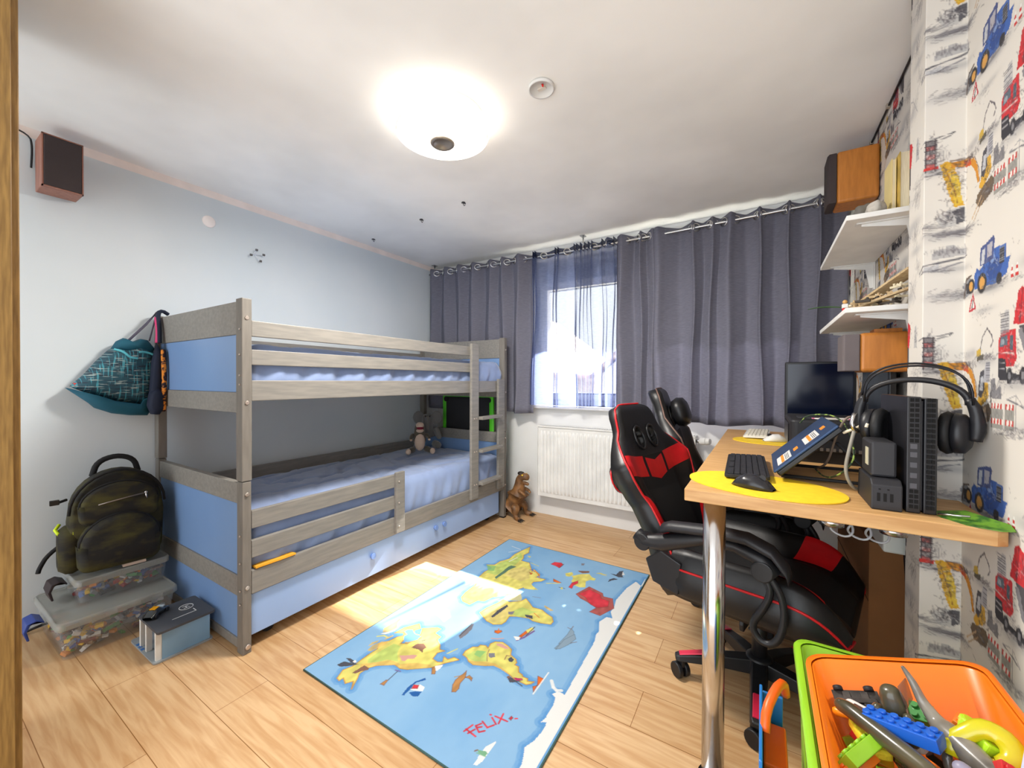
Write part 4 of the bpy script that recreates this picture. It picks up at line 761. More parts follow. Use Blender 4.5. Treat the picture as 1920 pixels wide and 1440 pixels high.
def tub(label, loc, rz, L, Wd, h, taper, rim, nb, seed, grp, handle=None):
    # a clear tub; local x = short side, y = long side
    t = thing('storage_box', label, 'storage box', loc, rz, grp); k = taper; th = .003
    o_ = rrect(-Wd/2, Wd/2, -L/2, L/2, .03); b_ = [(x*k, y*k) for x, y in o_]; n = len(o_)
    m = MB(); sc = lambda P, d: [(x*(1-d/(Wd/2)), y*(1-d/(L/2))) for x, y in P]
    rings = [[(x, y, 0) for x, y in b_], [(x, y, h) for x, y in o_], [(x, y, h) for x, y in sc(o_, th)], [(x, y, th) for x, y in sc(b_, th)]]
    m.loft(rings, caps=True).build('tub', clear, t)
    r_ = MB().loft([[(x, y, h-.012) for x, y in o_], [(x*1.04, y*1.02, h-.012) for x, y in o_], [(x*1.04, y*1.02, h) for x, y in o_], [(x, y, h) for x, y in o_]], caps=False).build('tub_rim', clear, t)
    P = [(x*1.06, y*1.03) for x, y in o_]
    l = MB().loft([[(x, y, h-.014) for x, y in P], [(x, y, h+.008) for x, y in P], [(x*.96, y*.98, h+.014) for x, y in P], [(x*.93, y*.965, h+.014) for x, y in P], [(x*.91, y*.95, h+.008) for x, y in P]], caps=False)
    l.add([(x*.91, y*.95, h+.008) for x, y in P]+[(x*.91, y*.95, h+.005) for x, y in P], [list(range(n)), list(range(n, 2*n))])
    for q in range(5): yy = -L/2+L*(q+.5)/5; l.box(Wd/2*1.062, Wd/2*1.075, yy-.02, yy+.02, h-.012, h+.006)
    l.build('lid', lidm, t)
    if handle:
        X = TR(0, -L/2-.03, h-.02)
        MB().prism([(.02, .004), (-.005, .02), (-.03, .012), (-.04, -.02), (-.03, -.06), (-.022, -.06), (-.03, -.02), (-.02, .004), (.0, .010), (.02, -.004)], -.05, .05, xf=X @ Matrix(((0, 0, 1, 0), (1, 0, 0, 0), (0, 1, 0, 0), (0, 0, 0, 1)))).build('clip_handle', handle, t, bevel=.003)
    return t
BR = []
def tub_fill(cx, cy, rz, L, Wd, z0, h, n, seed):
    rd = random.Random(seed); R_ = TR(cx, cy, z0, rz); out = []
    for i in range(n):
        # pieces are densest against the visible faces
        side = rd.random(); x = rd.uniform(-.9, .95)*Wd*.41 if side < .5 else Wd*rd.uniform(.30, .415); y = rd.uniform(-.44, .44)*L if side > .2 else -L*rd.uniform(.38, .44); z = rd.uniform(.012, h)
        l = rd.choice((.010, .014, .022, .03)); w = rd.choice((.008, .012)); hh = rd.choice((.004, .007)); c = rd.choice(brick_cols)
        X = R_ @ Matrix.Translation((x, y, z)) @ Matrix.Rotation(rd.uniform(0, 6), 4, 'Z') @ Matrix.Rotation(rd.uniform(-.9, .9), 4, 'X')
        b_ = MB().box(-l, l, -w, w, -hh, hh, xf=X).cyl((-.5*l, 0, hh), (-.5*l, 0, hh+.003), .0045, .0045, 8, xf=X).cyl((.5*l, 0, hh), (.5*l, 0, hh+.003), .0045, .0045, 8, xf=X)
        o = b_.build('toy_brick', mat('brick_'+c[1:], c, .35)); out.append(o)
    return out
rzb = 0.035
tub('large clear storage box with blue clip handle, lower of the stack, full of bricks', (-2.70, .605, 0), 0, .40, .44, .158, .9, 0, 0, 0, 'stacked clear boxes of toy bricks', mat('blue_clip', '#27408c', .4))
for o in tub_fill(-2.70, .605, 0, .36, .40, 0, .12, 150, 4): tag(o, 'small toy brick inside the large lower clear box', 'toy brick', 'toy bricks in the large clear box')
tub('smaller clear storage box on the large one, under the backpack', (-2.765, .65, .174), 0, .33, .31, .10, .92, 0, 0, 0, 'stacked clear boxes of toy bricks', mat('dark_clip', '#2c2024', .5))
for o in tub_fill(-2.765, .65, 0, .30, .28, .174, .07, 100, 9): tag(o, 'small toy brick inside the smaller upper clear box', 'toy brick', 'toy bricks in the smaller clear box')
def backpack():
    t = thing('backpack', 'dark camouflage backpack standing on the smaller storage box', 'backpack', (-2.765, .655, .290), rz=math.radians(-6)); t.scale = (1.12, 1.12, 1.16)
    bpm = mat('camo_fabric', '#1c1a17', .8, col2='#454019', scale=9, stretch=(1, 1, 2.2), detail=5, bump=.25, bscale=220, ramp=(.42, .66)); ed = mat('black_webbing', '#131214', .8, bump=.3, bscale=300)
    def outl(w, h0, h1, rt, rb): 
        P = []
        for a in range(0, 181, 12): P.append((w*math.cos(math.radians(a)), h1-rt+rt*math.sin(math.radians(a))))
        P += [(-w*1.03, (h0+h1)/2), (-w, h0+rb)]+[(-w+rb-rb*math.cos(math.radians(a)), h0+rb-rb*math.sin(math.radians(a))) for a in range(15, 91, 15)]
        P += [(w-rb+rb*math.sin(math.radians(a)), h0+rb-rb*math.cos(math.radians(a))) for a in range(0, 76, 15)]+[(w, h0+rb), (w*1.03, (h0+h1)/2)]
        return P
    B = outl(.15, 0, .40, .16, .05)
    MB().pillow(B, [(-.07, .9), (-.055, .97), (-.02, 1), (.03, 1.0), (.055, .96), (.065, .88)]).build('main_body', bpm, t)
    F = outl(.125, .19, .355, .09, .03)
    MB().pillow(F, [(.05, 1.0), (.08, 1.0), (.098, .95), (.103, .86)]).build('upper_pocket', bpm, t)
    G = outl(.128, .006, .225, .12, .03)
    MB().pillow(G, [(.05, 1.03), (.105, 1.0), (.13, .93), (.138, .8)]).build('lower_pocket', bpm, t)
    MB().tube([(.1055, p[0]*.99, .108+(p[1]-.108)*.99) for p in G[:16]], .006, 8).build('pocket_piping', ed, t)
    MB().tube([(.068, p[0]*1.01, p[1]) for p in B[:16]], .005, 8).tube([(.086, p[0]*.99, p[1]) for p in F[:16]], .005, 8).build('zip_piping', ed, t)
    MB().tube([(.104, -.07, .272), (.106, 0, .283), (.104, .08, .293)], .0028, 6).build('zip', mat('zip_metal', '#8a8078', .35, .6), t); MB().cyl((.106, .08, .293), (.107, .082, .268), .004, .003, 8).ell((.107, .08, .295), .006).build('zip_pull', silver, t)
    MB().tube([(-.03, -.075, .372), (-.03, -.06, .43), (-.03, 0, .452), (-.03, .06, .43), (-.03, .075, .372)], .011, 10, smooth_path=2).build('top_handle', ed, t)
    MB().pillow(outl(.068, .0, .19, .05, .03), [(-.03, .9), (0, 1), (.02, .97), (.04, .8)], xf=Matrix.Translation((-.0, -.140, .0)) @ Matrix.Rotation(-PI/2, 4, 'Z')).build('side_pocket', bpm, t)
    MB().tube([(-.03, -.172, .19), (-.01, -.185, .175), (.03, -.178, .165)], .006, 6).box(.055, .062, -.14, -.125, .16, .172).build('neon_trim', mat('neon_yellow', '#d8f01e', .5), t)
    MB().tube([(-.02, -.15, .29), (-.01, -.175, .285)], .006, 6).box(-.02, -.004, -.2, -.172, .276, .296).build('side_buckle', black, t, bevel=.002)
    MB().tube([(-.06, -.13, .12), (-.07, -.2, .07), (-.07, -.225, .02), (-.06, -.23, .002)], .008, 6, smooth_path=2).build('side_strap', ed, t); MB().tube([(-.075, .10, .33), (-.085, .14, .25), (-.08, .15, .12)], .012, 6, smooth_path=2).build('shoulder_strap', ed, t)
    MB().box(.105, .136, .0, .075, .002, .012).build('sole_patch', mat('pale_patch', '#c8b4a4', .8), t)
backpack()
def bags():
    tm = bpy.data.materials.new('teal_strokes'); tm.use_nodes = True; n = tm.node_tree; b = n.nodes['Principled BSDF']; tc = n.nodes.new('ShaderNodeTexCoord'); prev = None
    for k, (rot, st, c1) in enumerate((((.6, 0, 0), (1, 4, 45), '#1d4a58'), ((-.5, 0, 0), (1, 38, 3.5), '#3c8a98'), ((.2, 0, 0), (1, 6, 60), '#9aa8a4'))):
        mp = n.nodes.new('ShaderNodeMapping'); mp.inputs['Rotation'].default_value = rot; mp.inputs['Scale'].default_value = st; n.links.new(tc.outputs['Object'], mp.inputs[0])
        nz = n.nodes.new('ShaderNodeTexNoise'); nz.inputs['Scale'].default_value = 3; nz.inputs['Detail'].default_value = 2; n.links.new(mp.outputs[0], nz.inputs['Vector'])
        rp = n.nodes.new('ShaderNodeValToRGB'); rp.color_ramp.elements[0].position = (.4, .55, .6)[k]; rp.color_ramp.elements[1].position = (.5, .6, .64)[k]; n.links.new(nz.outputs[0], rp.inputs[0])
        mx = n.nodes.new('ShaderNodeMix'); mx.data_type = 'RGBA'; n.links.new(rp.outputs[0], mx.inputs[0]); mx.inputs[7].default_value = H(c1)
        if prev is None: mx.inputs[6].default_value = H('#1c2c3a')
        else: n.links.new(prev.outputs[2], mx.inputs[6])
        prev = mx
    n.links.new(prev.outputs[2], b.inputs['Base Color']); b.inputs['Roughness'].default_value = .7
    teal = mat('teal_cloth', '#0f5266', .75, bump=.2, bscale=60); lt = mat('light_teal_tape', '#58b6c6', .7); cord = mat('grey_cord', '#4c4a5a', .7); navy = mat('navy_cloth', '#141d33', .8, bump=.3, bscale=60)
    t = thing('drawstring_bag', 'teal patterned drawstring gym bag hanging from the back corner of the bed', 'bag', (-2.85, .67, 1.0), world=True)
    up = [(.51, 1.165), (.555, 1.22), (.60, 1.29), (.645, 1.35), (.675, 1.375), (.70, 1.365), (.73, 1.37), (.77, 1.395), (.80, 1.385), (.825, 1.36), (.83, 1.28), (.825, 1.20), (.812, 1.11), (.79, 1.06), (.72, 1.075), (.65, 1.09), (.58, 1.125)]
    lay = [(-2.935, .55), (-2.925, .8), (-2.90, .95), (-2.87, 1), (-2.84, .97), (-2.815, .87), (-2.80, .7)]
    MB().pillow(up, lay).build('bag_body', tm, t)
    lo = [(.50, 1.158), (.58, 1.128), (.65, 1.095), (.72, 1.078), (.79, 1.065), (.812, 1.11), (.82, 1.10), (.815, 1.04), (.795, 1.005), (.73, 1.01), (.66, 1.025), (.60, 1.055), (.58, 1.08)]
    MB().pillow(lo, [(a, k*1.02) for a, k in [(-2.935, .5), (-2.925, .8), (-2.90, .97), (-2.87, 1), (-2.84, .98), (-2.808, .85), (-2.795, .6)]]).build('bag_base', teal, t)
    MB().pillow([(.655, 1.36), (.675, 1.40), (.70, 1.418), (.735, 1.40), (.77, 1.42), (.80, 1.415), (.83, 1.37), (.82, 1.345), (.76, 1.36), (.71, 1.345)], [(-2.90, .7), (-2.88, .95), (-2.85, 1), (-2.825, .9), (-2.81, .7)]).build('gathered_top', teal, t)
    MB().tube([(-2.806, .655, 1.355), (-2.80, .69, 1.345), (-2.797, .715, 1.315), (-2.798, .745, 1.312)], .006, 6, smooth_path=2).tube([(-2.797, .75, 1.345), (-2.80, .78, 1.348), (-2.805, .825, 1.33)], .006, 6, smooth_path=2).build('tape', lt, t)
    MB().tube([(-2.83, .71, 1.40), (-2.84, .78, 1.49), (-2.86, .838, 1.565), (-2.875, .86, 1.58)], .004, 6, smooth_path=1).tube([(-2.825, .80, 1.41), (-2.83, .82, 1.50), (-2.86, .842, 1.575)], .004, 6, smooth_path=1).tube([(-2.828, .715, 1.40), (-2.838, .79, 1.495), (-2.86, .842, 1.575)], .004, 6).build('cord', cord, t)
    MB().box(-2.86, -2.835, .522, .535, 1.165, 1.182).build('red_tag', redm, t)
    t = thing('sports_bag', 'dark navy bag with orange and pink edges hanging beside the teal gym bag', 'bag', (-2.78, .78, 1.0), world=True)
    pm = mat('floral_print', '#d8842c', .8, col2='#20141e', scale=55, ramp=(.45, .55)); pk = mat('pink_cloth', '#d8447a', .8)
    MB().pillow([(.79, 1.13), (.80, 1.30), (.82, 1.40), (.835, 1.36), (.838, 1.2), (.835, 1.06), (.80, 1.03)], [(-2.82, .8), (-2.80, 1), (-2.77, .95), (-2.755, .75)]).build('bag_body', navy, t)
    MB().pillow([(.775, 1.06), (.785, 1.13), (.81, 1.16), (.835, 1.14), (.838, 1.04), (.82, 1.01), (.79, 1.015)], [(-2.81, .8), (-2.78, 1), (-2.745, .95), (-2.73, .7)]).build('lower_pouch', navy, t)
    MB().tube([(-2.755, .838, 1.36), (-2.742, .836, 1.30), (-2.738, .838, 1.2), (-2.742, .836, 1.08), (-2.755, .838, 1.03)], .011, 8, smooth_path=1).build('printed_edge', pm, t)
    MB().tube([(-2.79, .825, 1.40), (-2.80, .832, 1.46), (-2.835, .835, 1.54)], .012, 8, smooth_path=1).build('pink_strap', pk, t); MB().tube([(-2.77, .828, 1.40), (-2.785, .832, 1.48), (-2.83, .838, 1.57), (-2.85, .865, 1.585), (-2.86, .892, 1.57)], .010, 8, smooth_path=1).build('dark_strap', navy, t)
bags()
def garage():
    t = thing('toy_garage', 'toy parking garage with grey helipad roof on the floor by the bed end', 'toy', (-2.30, .725, 0), rz=0, world=True)
    gr = mat('garage_grey', '#9aa0a2', .5); roof = mat('garage_roof', '#47494e', .6); bl = mat('garage_blue', '#7fa3bf', .5); wh = mat('garage_white', '#e6e6e2', .5)
    x0, x1, y0, y1 = -2.44, -2.15, .62, .835
    MB().prism(rrect(x0, x1, y0-.0, y1, .012, 3), .001, .008).build('base_plate', gr, t)
    MB().prism(rrect(x0+.07, x1+.01, y0+.01, y1+.005, .012, 3), .126, .136).build('roof', roof, t)
    # walls: long side towards +x and back
    MB().box(x1-.014, x1-.008, y0+.03, y1-.012, .008, .126).box(x0+.08, x1-.014, y1-.018, y1-.012, .008, .126).box(x0+.085, x1-.02, .725, .731, .008, .126).build('garage_wall', bl, t)
    for x, y in ((x1-.02, y0+.02), (x1-.02, y1-.02), (x0+.09, y0+.02), (x0+.16, y0+.02), (x0+.09, y1-.02)): MB().box(x-.007, x+.007, y-.01, y+.01, .008, .126).build('pillar', wh, t)
    c = (x0+.16, .775); MB().tube([(c[0]+.026*math.cos(a), c[1]+.026*math.sin(a), .1362) for a in np.linspace(0, 2*PI, 25)[:-1]], .0018, 4, closed=True).box(c[0]-.011, c[0]-.008, c[1]-.012, c[1]+.012, .136, .137).box(c[0]+.008, c[0]+.011, c[1]-.012, c[1]+.012, .136, .137).box(c[0]-.008, c[0]+.008, c[1]-.0015, c[1]+.0015, .136, .137).build('helipad_mark', wh, t)
    MB().box(x1-.06, x1-.057, .70, .79, .136, .1368).box(x1-.09, x1-.06, .787, .79, .136, .1368).build('road_line', wh, t)
    for k in range(3): MB().box(x0+.012+k*.028+.05, x0+.03+k*.028+.05, y0+.002+k*.0, y0+.014, .008, .0088).build('parking_sign', mat('parking_blue', '#3a6fb0', .5), t)
    t = thing('toy_car', 'small black toy car with yellow roof squares parked on the garage roof', 'toy car', (-2.315, .675, .137), rz=math.radians(-52))
    bk = mat('glossy_black', '#141416', .15, coat=.6)
    def car(i, j):
        x = -.05+.1*i; a = 2*PI*j; w = .026*(1-.25*abs(2*i-1)**3); h = interp([0, .15, .3, .5, .7, .85, 1], [.008, .014, .017, .028, .026, .016, .008], i)
        return (x, w*math.copysign(abs(math.cos(a))**.5, math.cos(a)), .008+max(0, math.sin(a))**.6*h if math.sin(a) > 0 else .008+min(0, math.sin(a))*.004)
    MB().grid(car, 21, 24, cv=True).build('car_body', bk, t)
    for k in (0, 1): 
        for j in (0, 1): MB().box(-.004+k*.014, .008+k*.014, -.012+j*.013, -.001+j*.013, .034, .0372).build('roof_square', mat('orange_light', '#f0a818', .3), t)
    MB().box(-.034, -.022, -.014, .014, .024, .028).build('windscreen', mat('pale_glass', '#b8c4cc', .2), t)
    for x in (-.032, .03):
        for y in (-.025, .025): MB().cyl((x, y-.004, .009), (x, y+.004, .009), .009, .009, 16).build('wheel', blackm, t)
    t = thing('slipper', 'black slipper lying between the large storage box and the toy garage', 'shoe', (-2.42, .87, 0), rz=math.radians(70))
    # kept just clear of the garage, seen past its left corner
    t.location = (-2.40, .965, 0)
    MB().prism([(-.10, -.03), (-.06, -.04), (.04, -.038), (.09, -.035), (.12, 0), (.09, .035), (.04, .036), (-.06, .035), (-.10, .025), (-.115, 0)], .0, .018).build('sole', blackm, t, bevel=.005)
    MB().grid(lambda i, j: (.0+.115*i, (.036-.02*max(0, i-.7)*3)*math.cos(PI*j), .018+.045*(1-.6*i)*math.sin(PI*j)), 10, 14).build('upper', mat('dark_felt', '#26242a', .9), t)
garage()
o = MB().tube([(XL+.01, .30, .01), (XL+.03, .36, .012), (XL+.05, .42, .03), (XL+.02, .5, .02)], .006, 6, smooth_path=2).build('floor_cable', black); tag(o, 'black cable end on the floor at the left wall, beside the storage box', 'cable')
# ------------------------------------------------------------------ oak wardrobe side at the left edge
t = thing('wardrobe', 'tall oak wardrobe whose side fills the left edge of the view', 'wardrobe', (-1.9, -.2, 0), world=True)
MB().box(-2.20, -1.572, -.55, .197, .0, 2.3).build('carcass', oakv, t, bevel=.002)
for ya, yb_ in ((-.548, -.18), (-.176, .193)): MB().box(-1.571, -1.553, ya, yb_-.01, .06, 2.28).build('door', oakv, t, bevel=.002)
# ------------------------------------------------------------------ gaming chairs
def chair(name, label, loc, rz, rec, pillow, accent=True, L=.80, wide=1.0, B=(-.225, .375)):
    t = thing(name, label, 'chair', loc, rz, 'gaming chairs at the desk')
    red = redl if accent else leather; ub = mat('black_nylon', '#18181b', .45)
    # five-star base, gas lift, castors
    b = MB(); ang = [math.radians(a) for a in (210, 282, 354, 66, 138)]
    b.lathe([(.0, .075), (.045, .075), (.05, .10), (.045, .135), (.03, .14), (0, .14)], 24)
    for a in ang:
        R_ = rotz(a); rings = []
        for x, w, z0, z1 in ((.02, .032, .075, .13), (.12, .028, .078, .122), (.22, .024, .074, .105), (.29, .022, .070, .092), (.305, .016, .070, .088)):
            rings.append([R_ @ Vector((x, -w, z0)), R_ @ Vector((x, w, z0)), R_ @ Vector((x, w*.8, z1)), R_ @ Vector((x, -w*.8, z1))])
        b.loft(rings, sm=False)
    b.build('star_base', ub, t, bevel=.004)
    if accent:
        for a in ang:
            MB().loft([[(.20, -.015, .112), (.20, .015, .112), (.20, .012, .116), (.20, -.012, .116)], [(.29, -.013, .0935), (.29, .013, .0935), (.29, .010, .0975), (.29, -.010, .0975)]], sm=False, xf=rotz(a)).build('arm_inlay', mat('pink_red_plastic', '#d02848', .35), t)
    for a in ang:
        X = rotz(a) @ Matrix.Translation((.285, 0, 0)) @ rotz(a*1.7+.6)
        c = MB().cyl((-.026, 0, .03), (-.006, 0, .03), .030, .030, 20, xf=X).cyl((.006, 0, .03), (.026, 0, .03), .030, .030, 20, xf=X).cyl((-.006, 0, .03), (.006, 0, .03), .012, .012, 10, xf=X).box(-.008, .008, -.02, .02, .045, .074, xf=X)
        c.build('castor', ub, t, bevel=.004)
    MB().cyl((0, 0, .13), (0, 0, .30), .027, .025, 20).build('gas_lift', ub, t); MB().cyl((0, 0, .30), (0, 0, .372), .0145, .0145, 20).build('lift_piston', chrome, t)
    MB().box(-.14, .14, -.09, .09, .37, .385).box(-.08, .09, -.07, .07, .345, .372).box(.02, .035, -.24, -.09, .35, .358).build('seat_mechanism', ub, t, bevel=.004)
    for y in (-.20, .20): MB().box(-.22, .22, y-.01, y+.01, .374, .386).build('seat_rail', chrome, t)
    for y in (-.13, -.02): MB().prism([(-.035, 0), (-.02, .055), (.02, .055), (.035, 0), (.03, -.025), (-.03, -.025)], -.008, .008, xf=Matrix.Translation((-.02, y, .315)) @ Matrix.Rotation(PI/2, 4, 'X') @ Matrix.Rotation(PI/2, 4, 'Y') ).build('tilt_cover', ub, t, bevel=.004)
    # seat
    def zt(x, y):
        ay = abs(y)/.26; bol = .075*max(0, min(1, (ay-.52)/.30))**1.5*(1-max(0, (ay-.86)/.14)**2*.9); f = max(0, (x-.10)/.19); bk = min(1, max(0, (x+.29)/.10))
        return .49+bol*(1-.55*f**2)*(.75+.25*bk)-.085*f**3.0+.006*math.sin(x*22)*(1 if ay < .5 else 0)
    def sw(x): return .262*(1+(wide-1)*.5)*(1-.10*max(0, (x-.16)/.13)**2)*(1-.06*max(0, (-.18-x)/.1))
    nx, ny = 30, 33; m = MB()
    def tp(i, j): x = -.28+.57*i; y = (2*j-1)*sw(x); return (x, y, zt(x, (2*j-1)*.26))
    m.grid(tp, nx, ny, mfn=lambda i, j: 1 if 9 <= j <= 22 else 0)
    def bt(i, j): x = -.27+.54*i; return (x, (2*j-1)*sw(x)*.97, .388+.03*max(0, (x-.12)/.15)**2)
    m.grid(bt, nx, ny)
    for k in (0, 1): m.grid(lambda i, j, k=k: tuple(Vector(tp(i, k)).lerp(Vector(bt(i, k)), j)+Vector((0, (1 if k else -1)*.012*math.sin(PI*j), 0))), nx, 7); m.grid(lambda i, j, k=k: tuple(Vector(tp(k, i)).lerp(Vector(bt(k, i)), j)+Vector(((1 if k else -1)*.012*math.sin(PI*j), 0, 0))), ny, 7)
    seat = m.build('seat', [leather, leather2], t)
    for s in (-1, 1):
        P = [(x, s*(sw(x)+.001), zt(x, .26)+.001) for x in np.linspace(-.27, .285, 26)]+[(.297, s*.225, .43), (.285, s*.21, .395)]
        MB().tube(P, .0045, 6).build('seat_piping', red if accent else leather, seat)
        if accent:
            for xa, xb in ((.08, .20),):
                MB().grid(lambda i, j: (xa+(xb-xa)*i+.03*j, s*(.15+.09*j), zt(xa+(xb-xa)*i+.03*j, s*(.15+.09*j)*.26/sw(xa+(xb-xa)*i+.03*j))+.0025), 10, 10).build('seat_flash', redl, seat)
    # backrest: leaning surface with bolsters and two openings at the head
    U = Vector((-math.sin(rec), 0, math.cos(rec))); Nn = Vector((math.cos(rec), 0, math.sin(rec))); B0 = Vector((B[0], 0, B[1]))
    def hw(q): return interp([0, .06, .15, .30, .45, .58, .66, .74, .84, .93, .98, 1], [.17, .205, .222, .212, .215, .25, .26, .225, .165, .148, .125, .085], q)*wide
    def Fr(q, s_, off=0):
        w = hw(q); bol = .055*max(0, (abs(s_)-.55)/.45)**1.3*max(0, min(1, (.80-q)/.15)); lum = .025*math.sin(PI*min(1, q/.5)); edge = -.022*max(0, (abs(s_)-.86)/.14)**2-.02*max(0, (q-.95)/.05)**2
        return B0+U*(q*L)+Vector((0, s_*w, 0))+Nn*(.035+bol+lum+edge+off)
    def Bk(q, s_):
        w = hw(q)*.985; return B0+U*(q*L)+Vector((0, s_*w, 0))-Nn*(.035-.02*max(0, (abs(s_)-.7)/.3)**2+.012*max(0, (q-.9)/.1)-.02*math.sin(PI*min(1, q/.5)))
    NQ, NS = 61, 41
    def hole(i, j):
        q = (i+.5)/(NQ-1); s_ = abs(2*(j+.5)/(NS-1)-1); qc = .79
        return ((q-qc)/.062)**2+((s_*hw(q)-.062)/.036)**2 < 1
    keep = lambda i, j: not hole(i, j)
    m = MB(); m.grid(lambda i, j: Fr(i, 2*j-1), NQ, NS, keep=keep, mfn=lambda i, j: 1 if (5 <= i <= 40 and 9 <= j <= 30) else 0); m.grid(lambda i, j: Bk(i, 2*j-1), NQ, NS, keep=keep)
    # closing walls along the outline and round the openings
    def gp(fn, i, j): return tuple(fn(i/(NQ-1), 2*j/(NS-1)-1))
    for i in range(NQ-1):
        for j in range(NS-1):
            if hole(i, j): continue
            for (di, dj, a, b_) in ((-1, 0, (0, 0), (0, 1)), (1, 0, (1, 1), (1, 0)), (0, -1, (1, 0), (0, 0)), (0, 1, (0, 1), (1, 1))):
                ii, jj = i+di, j+dj
                if 0 <= ii < NQ-1 and 0 <= jj < NS-1 and not hole(ii, jj): continue
                p = gp(Fr, i+a[0], j+a[1]); q_ = gp(Fr, i+b_[0], j+b_[1]); r_ = gp(Bk, i+b_[0], j+b_[1]); s_ = gp(Bk, i+a[0], j+a[1]); m.add([p, q_, r_, s_], [(0, 1, 2, 3)], 0, True)
    brest = m.build('backrest', [leather, leather2], t)
    for s in (-1, 1): MB().tube([Fr(.79+.066*math.sin(a), (s*.062+.039*math.cos(a))/hw(.79+.066*math.sin(a)), .002) for a in np.linspace(0, 2*PI, 25)[:-1]], .006, 8, closed=True).build('slot_ring', black, brest)
    pip = [Fr(q, -1, .004) for q in np.linspace(.02, .97, 40)]+[Fr(1, s_, .0) for s_ in np.linspace(-.95, .95, 12)]+[Fr(q, 1, .004) for q in np.linspace(.97, .02, 40)]
    MB().tube(pip, .0048, 6).build('back_piping', red if accent else mat('brown_piping', '#6a5148', .5), brest)
    if accent:
        def patch(c, nm='red_flash'):
            a, b_, c_, d = c
            MB().grid(lambda i, j: Fr(*[(a[k]*(1-i)+b_[k]*i)*(1-j)+(d[k]*(1-i)+c_[k]*i)*j for k in (0, 1)], .0022), 9, 9).build(nm, redl, brest)
        for s in (-1, 1):
            patch(((.57, s*.34), (.60, s*.97), (.71, s*.97), (.685, s*.34)))
            patch(((.20, s*.97), (.50, s*.98), (.47, s*.90), (.20, s*.62)))
            patch(((.54, 0), (.565, s*.27), (.675, s*.27), (.65, 0)), 'red_chevron')
    # hinge covers and armrests
    for s in (-1, 1):
        y = s*(.285 if wide < 1.1 else .325)
        MB().prism([(-.30, .42), (-.20, .40), (-.19, .52), (-.27, .55), (-.33, .50)], -.012, .012, xf=Matrix.Translation((0, s*.275, 0)) @ Matrix.Rotation(PI/2, 4, 'X')).build('hinge_cover', ub, t, bevel=.005)
        q0 = B0+U*.34
        ar = [(-.24, y, .655), (-.21, y, .668), (-.14, y, .678), (-.05, y, .690), (.04, y, .692), (.11, y, .668), (.15, y, .62), (.155, y, .60)]
        MB().loft([[Vector(p)+Vector((0, .032*math.cos(a), .02*math.sin(a))) for a in np.linspace(0, 2*PI, 15)[:-1]] for p in ar]).build('armrest_pad', mat('arm_pad', '#202024', .5, bump=.2, bscale=60), t)
        q1 = [(-.345, y, .605), (-.31, y, .585), (-.24, y, .60), (-.1, y, .65), (.0, y, .655), (.08, y, .635), (.12, y, .60)]
        MB().tube(q1, [.026, .032, .02, .018, .022, .024], 10).build('armrest_arm', ub, t)
        for c_ in ((.085, .605), (-.315, .585)): MB().cyl((c_[0], y-.024, c_[1]), (c_[0], y+.024, c_[1]), .032, .032, 24).build('pivot_disc', ub, t, bevel=.004)
        MB().tube([(.075, y, .60), (.11, y, .55), (.085, y, .48), (.05, y, .42), (.075, y, .375), (.115, y, .38), (.14, y, .44), (.14, y, .53), (.10, y, .595)], .011, 8, smooth_path=2).build('arm_bracket', ub, t)
    if pillow == 'behind':
        c = B0+U*(.60*L)-Nn*.10; X = Matrix.Translation(c) @ Matrix.Rotation(-rec, 4, 'Y')
        MB().pillow([(y_*.15, z_*.085) for y_, z_ in [(math.copysign(abs(math.cos(a))**.6, math.cos(a)), math.copysign(abs(math.sin(a))**.6, math.sin(a))) for a in np.linspace(0, 2*PI, 29)[:-1]]], [(-.05, .55), (-.04, .85), (0, 1), (.03, .9), (.045, .6)], xf=X).build('lumbar_pillow', leather, t)
        if accent: MB().tube([X @ Vector((-.02, .155*math.cos(a), .09*math.sin(a))) for a in np.linspace(0, 2*PI, 24)[:-1]], .004, 6, closed=True).build('pillow_piping', redl, t)
    if pillow == 'front':
        c = B0+U*(.80*L)+Nn*.085; X = Matrix.Translation(c) @ Matrix.Rotation(-rec, 4, 'Y')
        MB().pillow([(y_*.13, z_*.085) for y_, z_ in [(math.copysign(abs(math.cos(a))**.7, math.cos(a)), math.copysign(abs(math.sin(a))**.7, math.sin(a))) for a in np.linspace(0, 2*PI, 29)[:-1]]], [(-.04, .55), (-.03, .85), (0, 1), (.03, .9), (.045, .55)], xf=X).build('neck_pillow', leather, t)
    return t
chair('gaming_chair', 'black and red gaming chair nearest the camera, at the corner of the desk', (-.001, 1.824, 0), math.radians(-13), math.radians(22.4), 'behind', wide=1.17, B=(-.265, .344))
chair('gaming_chair', 'all-black gaming chair with a neck pillow, behind the red and black one', (-.05, 2.50, 0), math.radians(4), math.radians(18), 'front', accent=False, L=.82)

# ------------------------------------------------------------------ desk
DT = .885
t = thing('desk', 'oak-effect desk top on a round steel leg along the wallpapered wall', 'desk', (.12, 2.2, 0), world=True)
poly = [(-.192, 1.268), (.428, 1.268), (.448, 1.28), (.448, 1.533), (.368, 1.533), (.368, 1.677), (.448, 1.677), (.448, 3.02), (-.192, 3.02)]
MB().prism(poly, DT-.036, DT).build('desk_top', oak, t, bevel=.003)
MB().cyl((-.118, 1.335, .012), (-.118, 1.335, DT-.037), .0305, .0305, 36).build('leg', chrome, t); MB().cyl((-.118, 1.335, 0), (-.118, 1.335, .014), .042, .04, 30).build('leg_foot', chrome, t)
MB().cyl((-.118, 2.94, .0), (-.118, 2.94, DT-.037), .0305, .0305, 36).build('leg', chrome, t)
MB().box(.10, .34, 1.43, 1.47, DT-.070, DT-.037).box(.10, .14, 1.43, 2.9, DT-.07, DT-.037).build('under_frame', mat('dark_steel', '#5c5650', .4, .6), t)
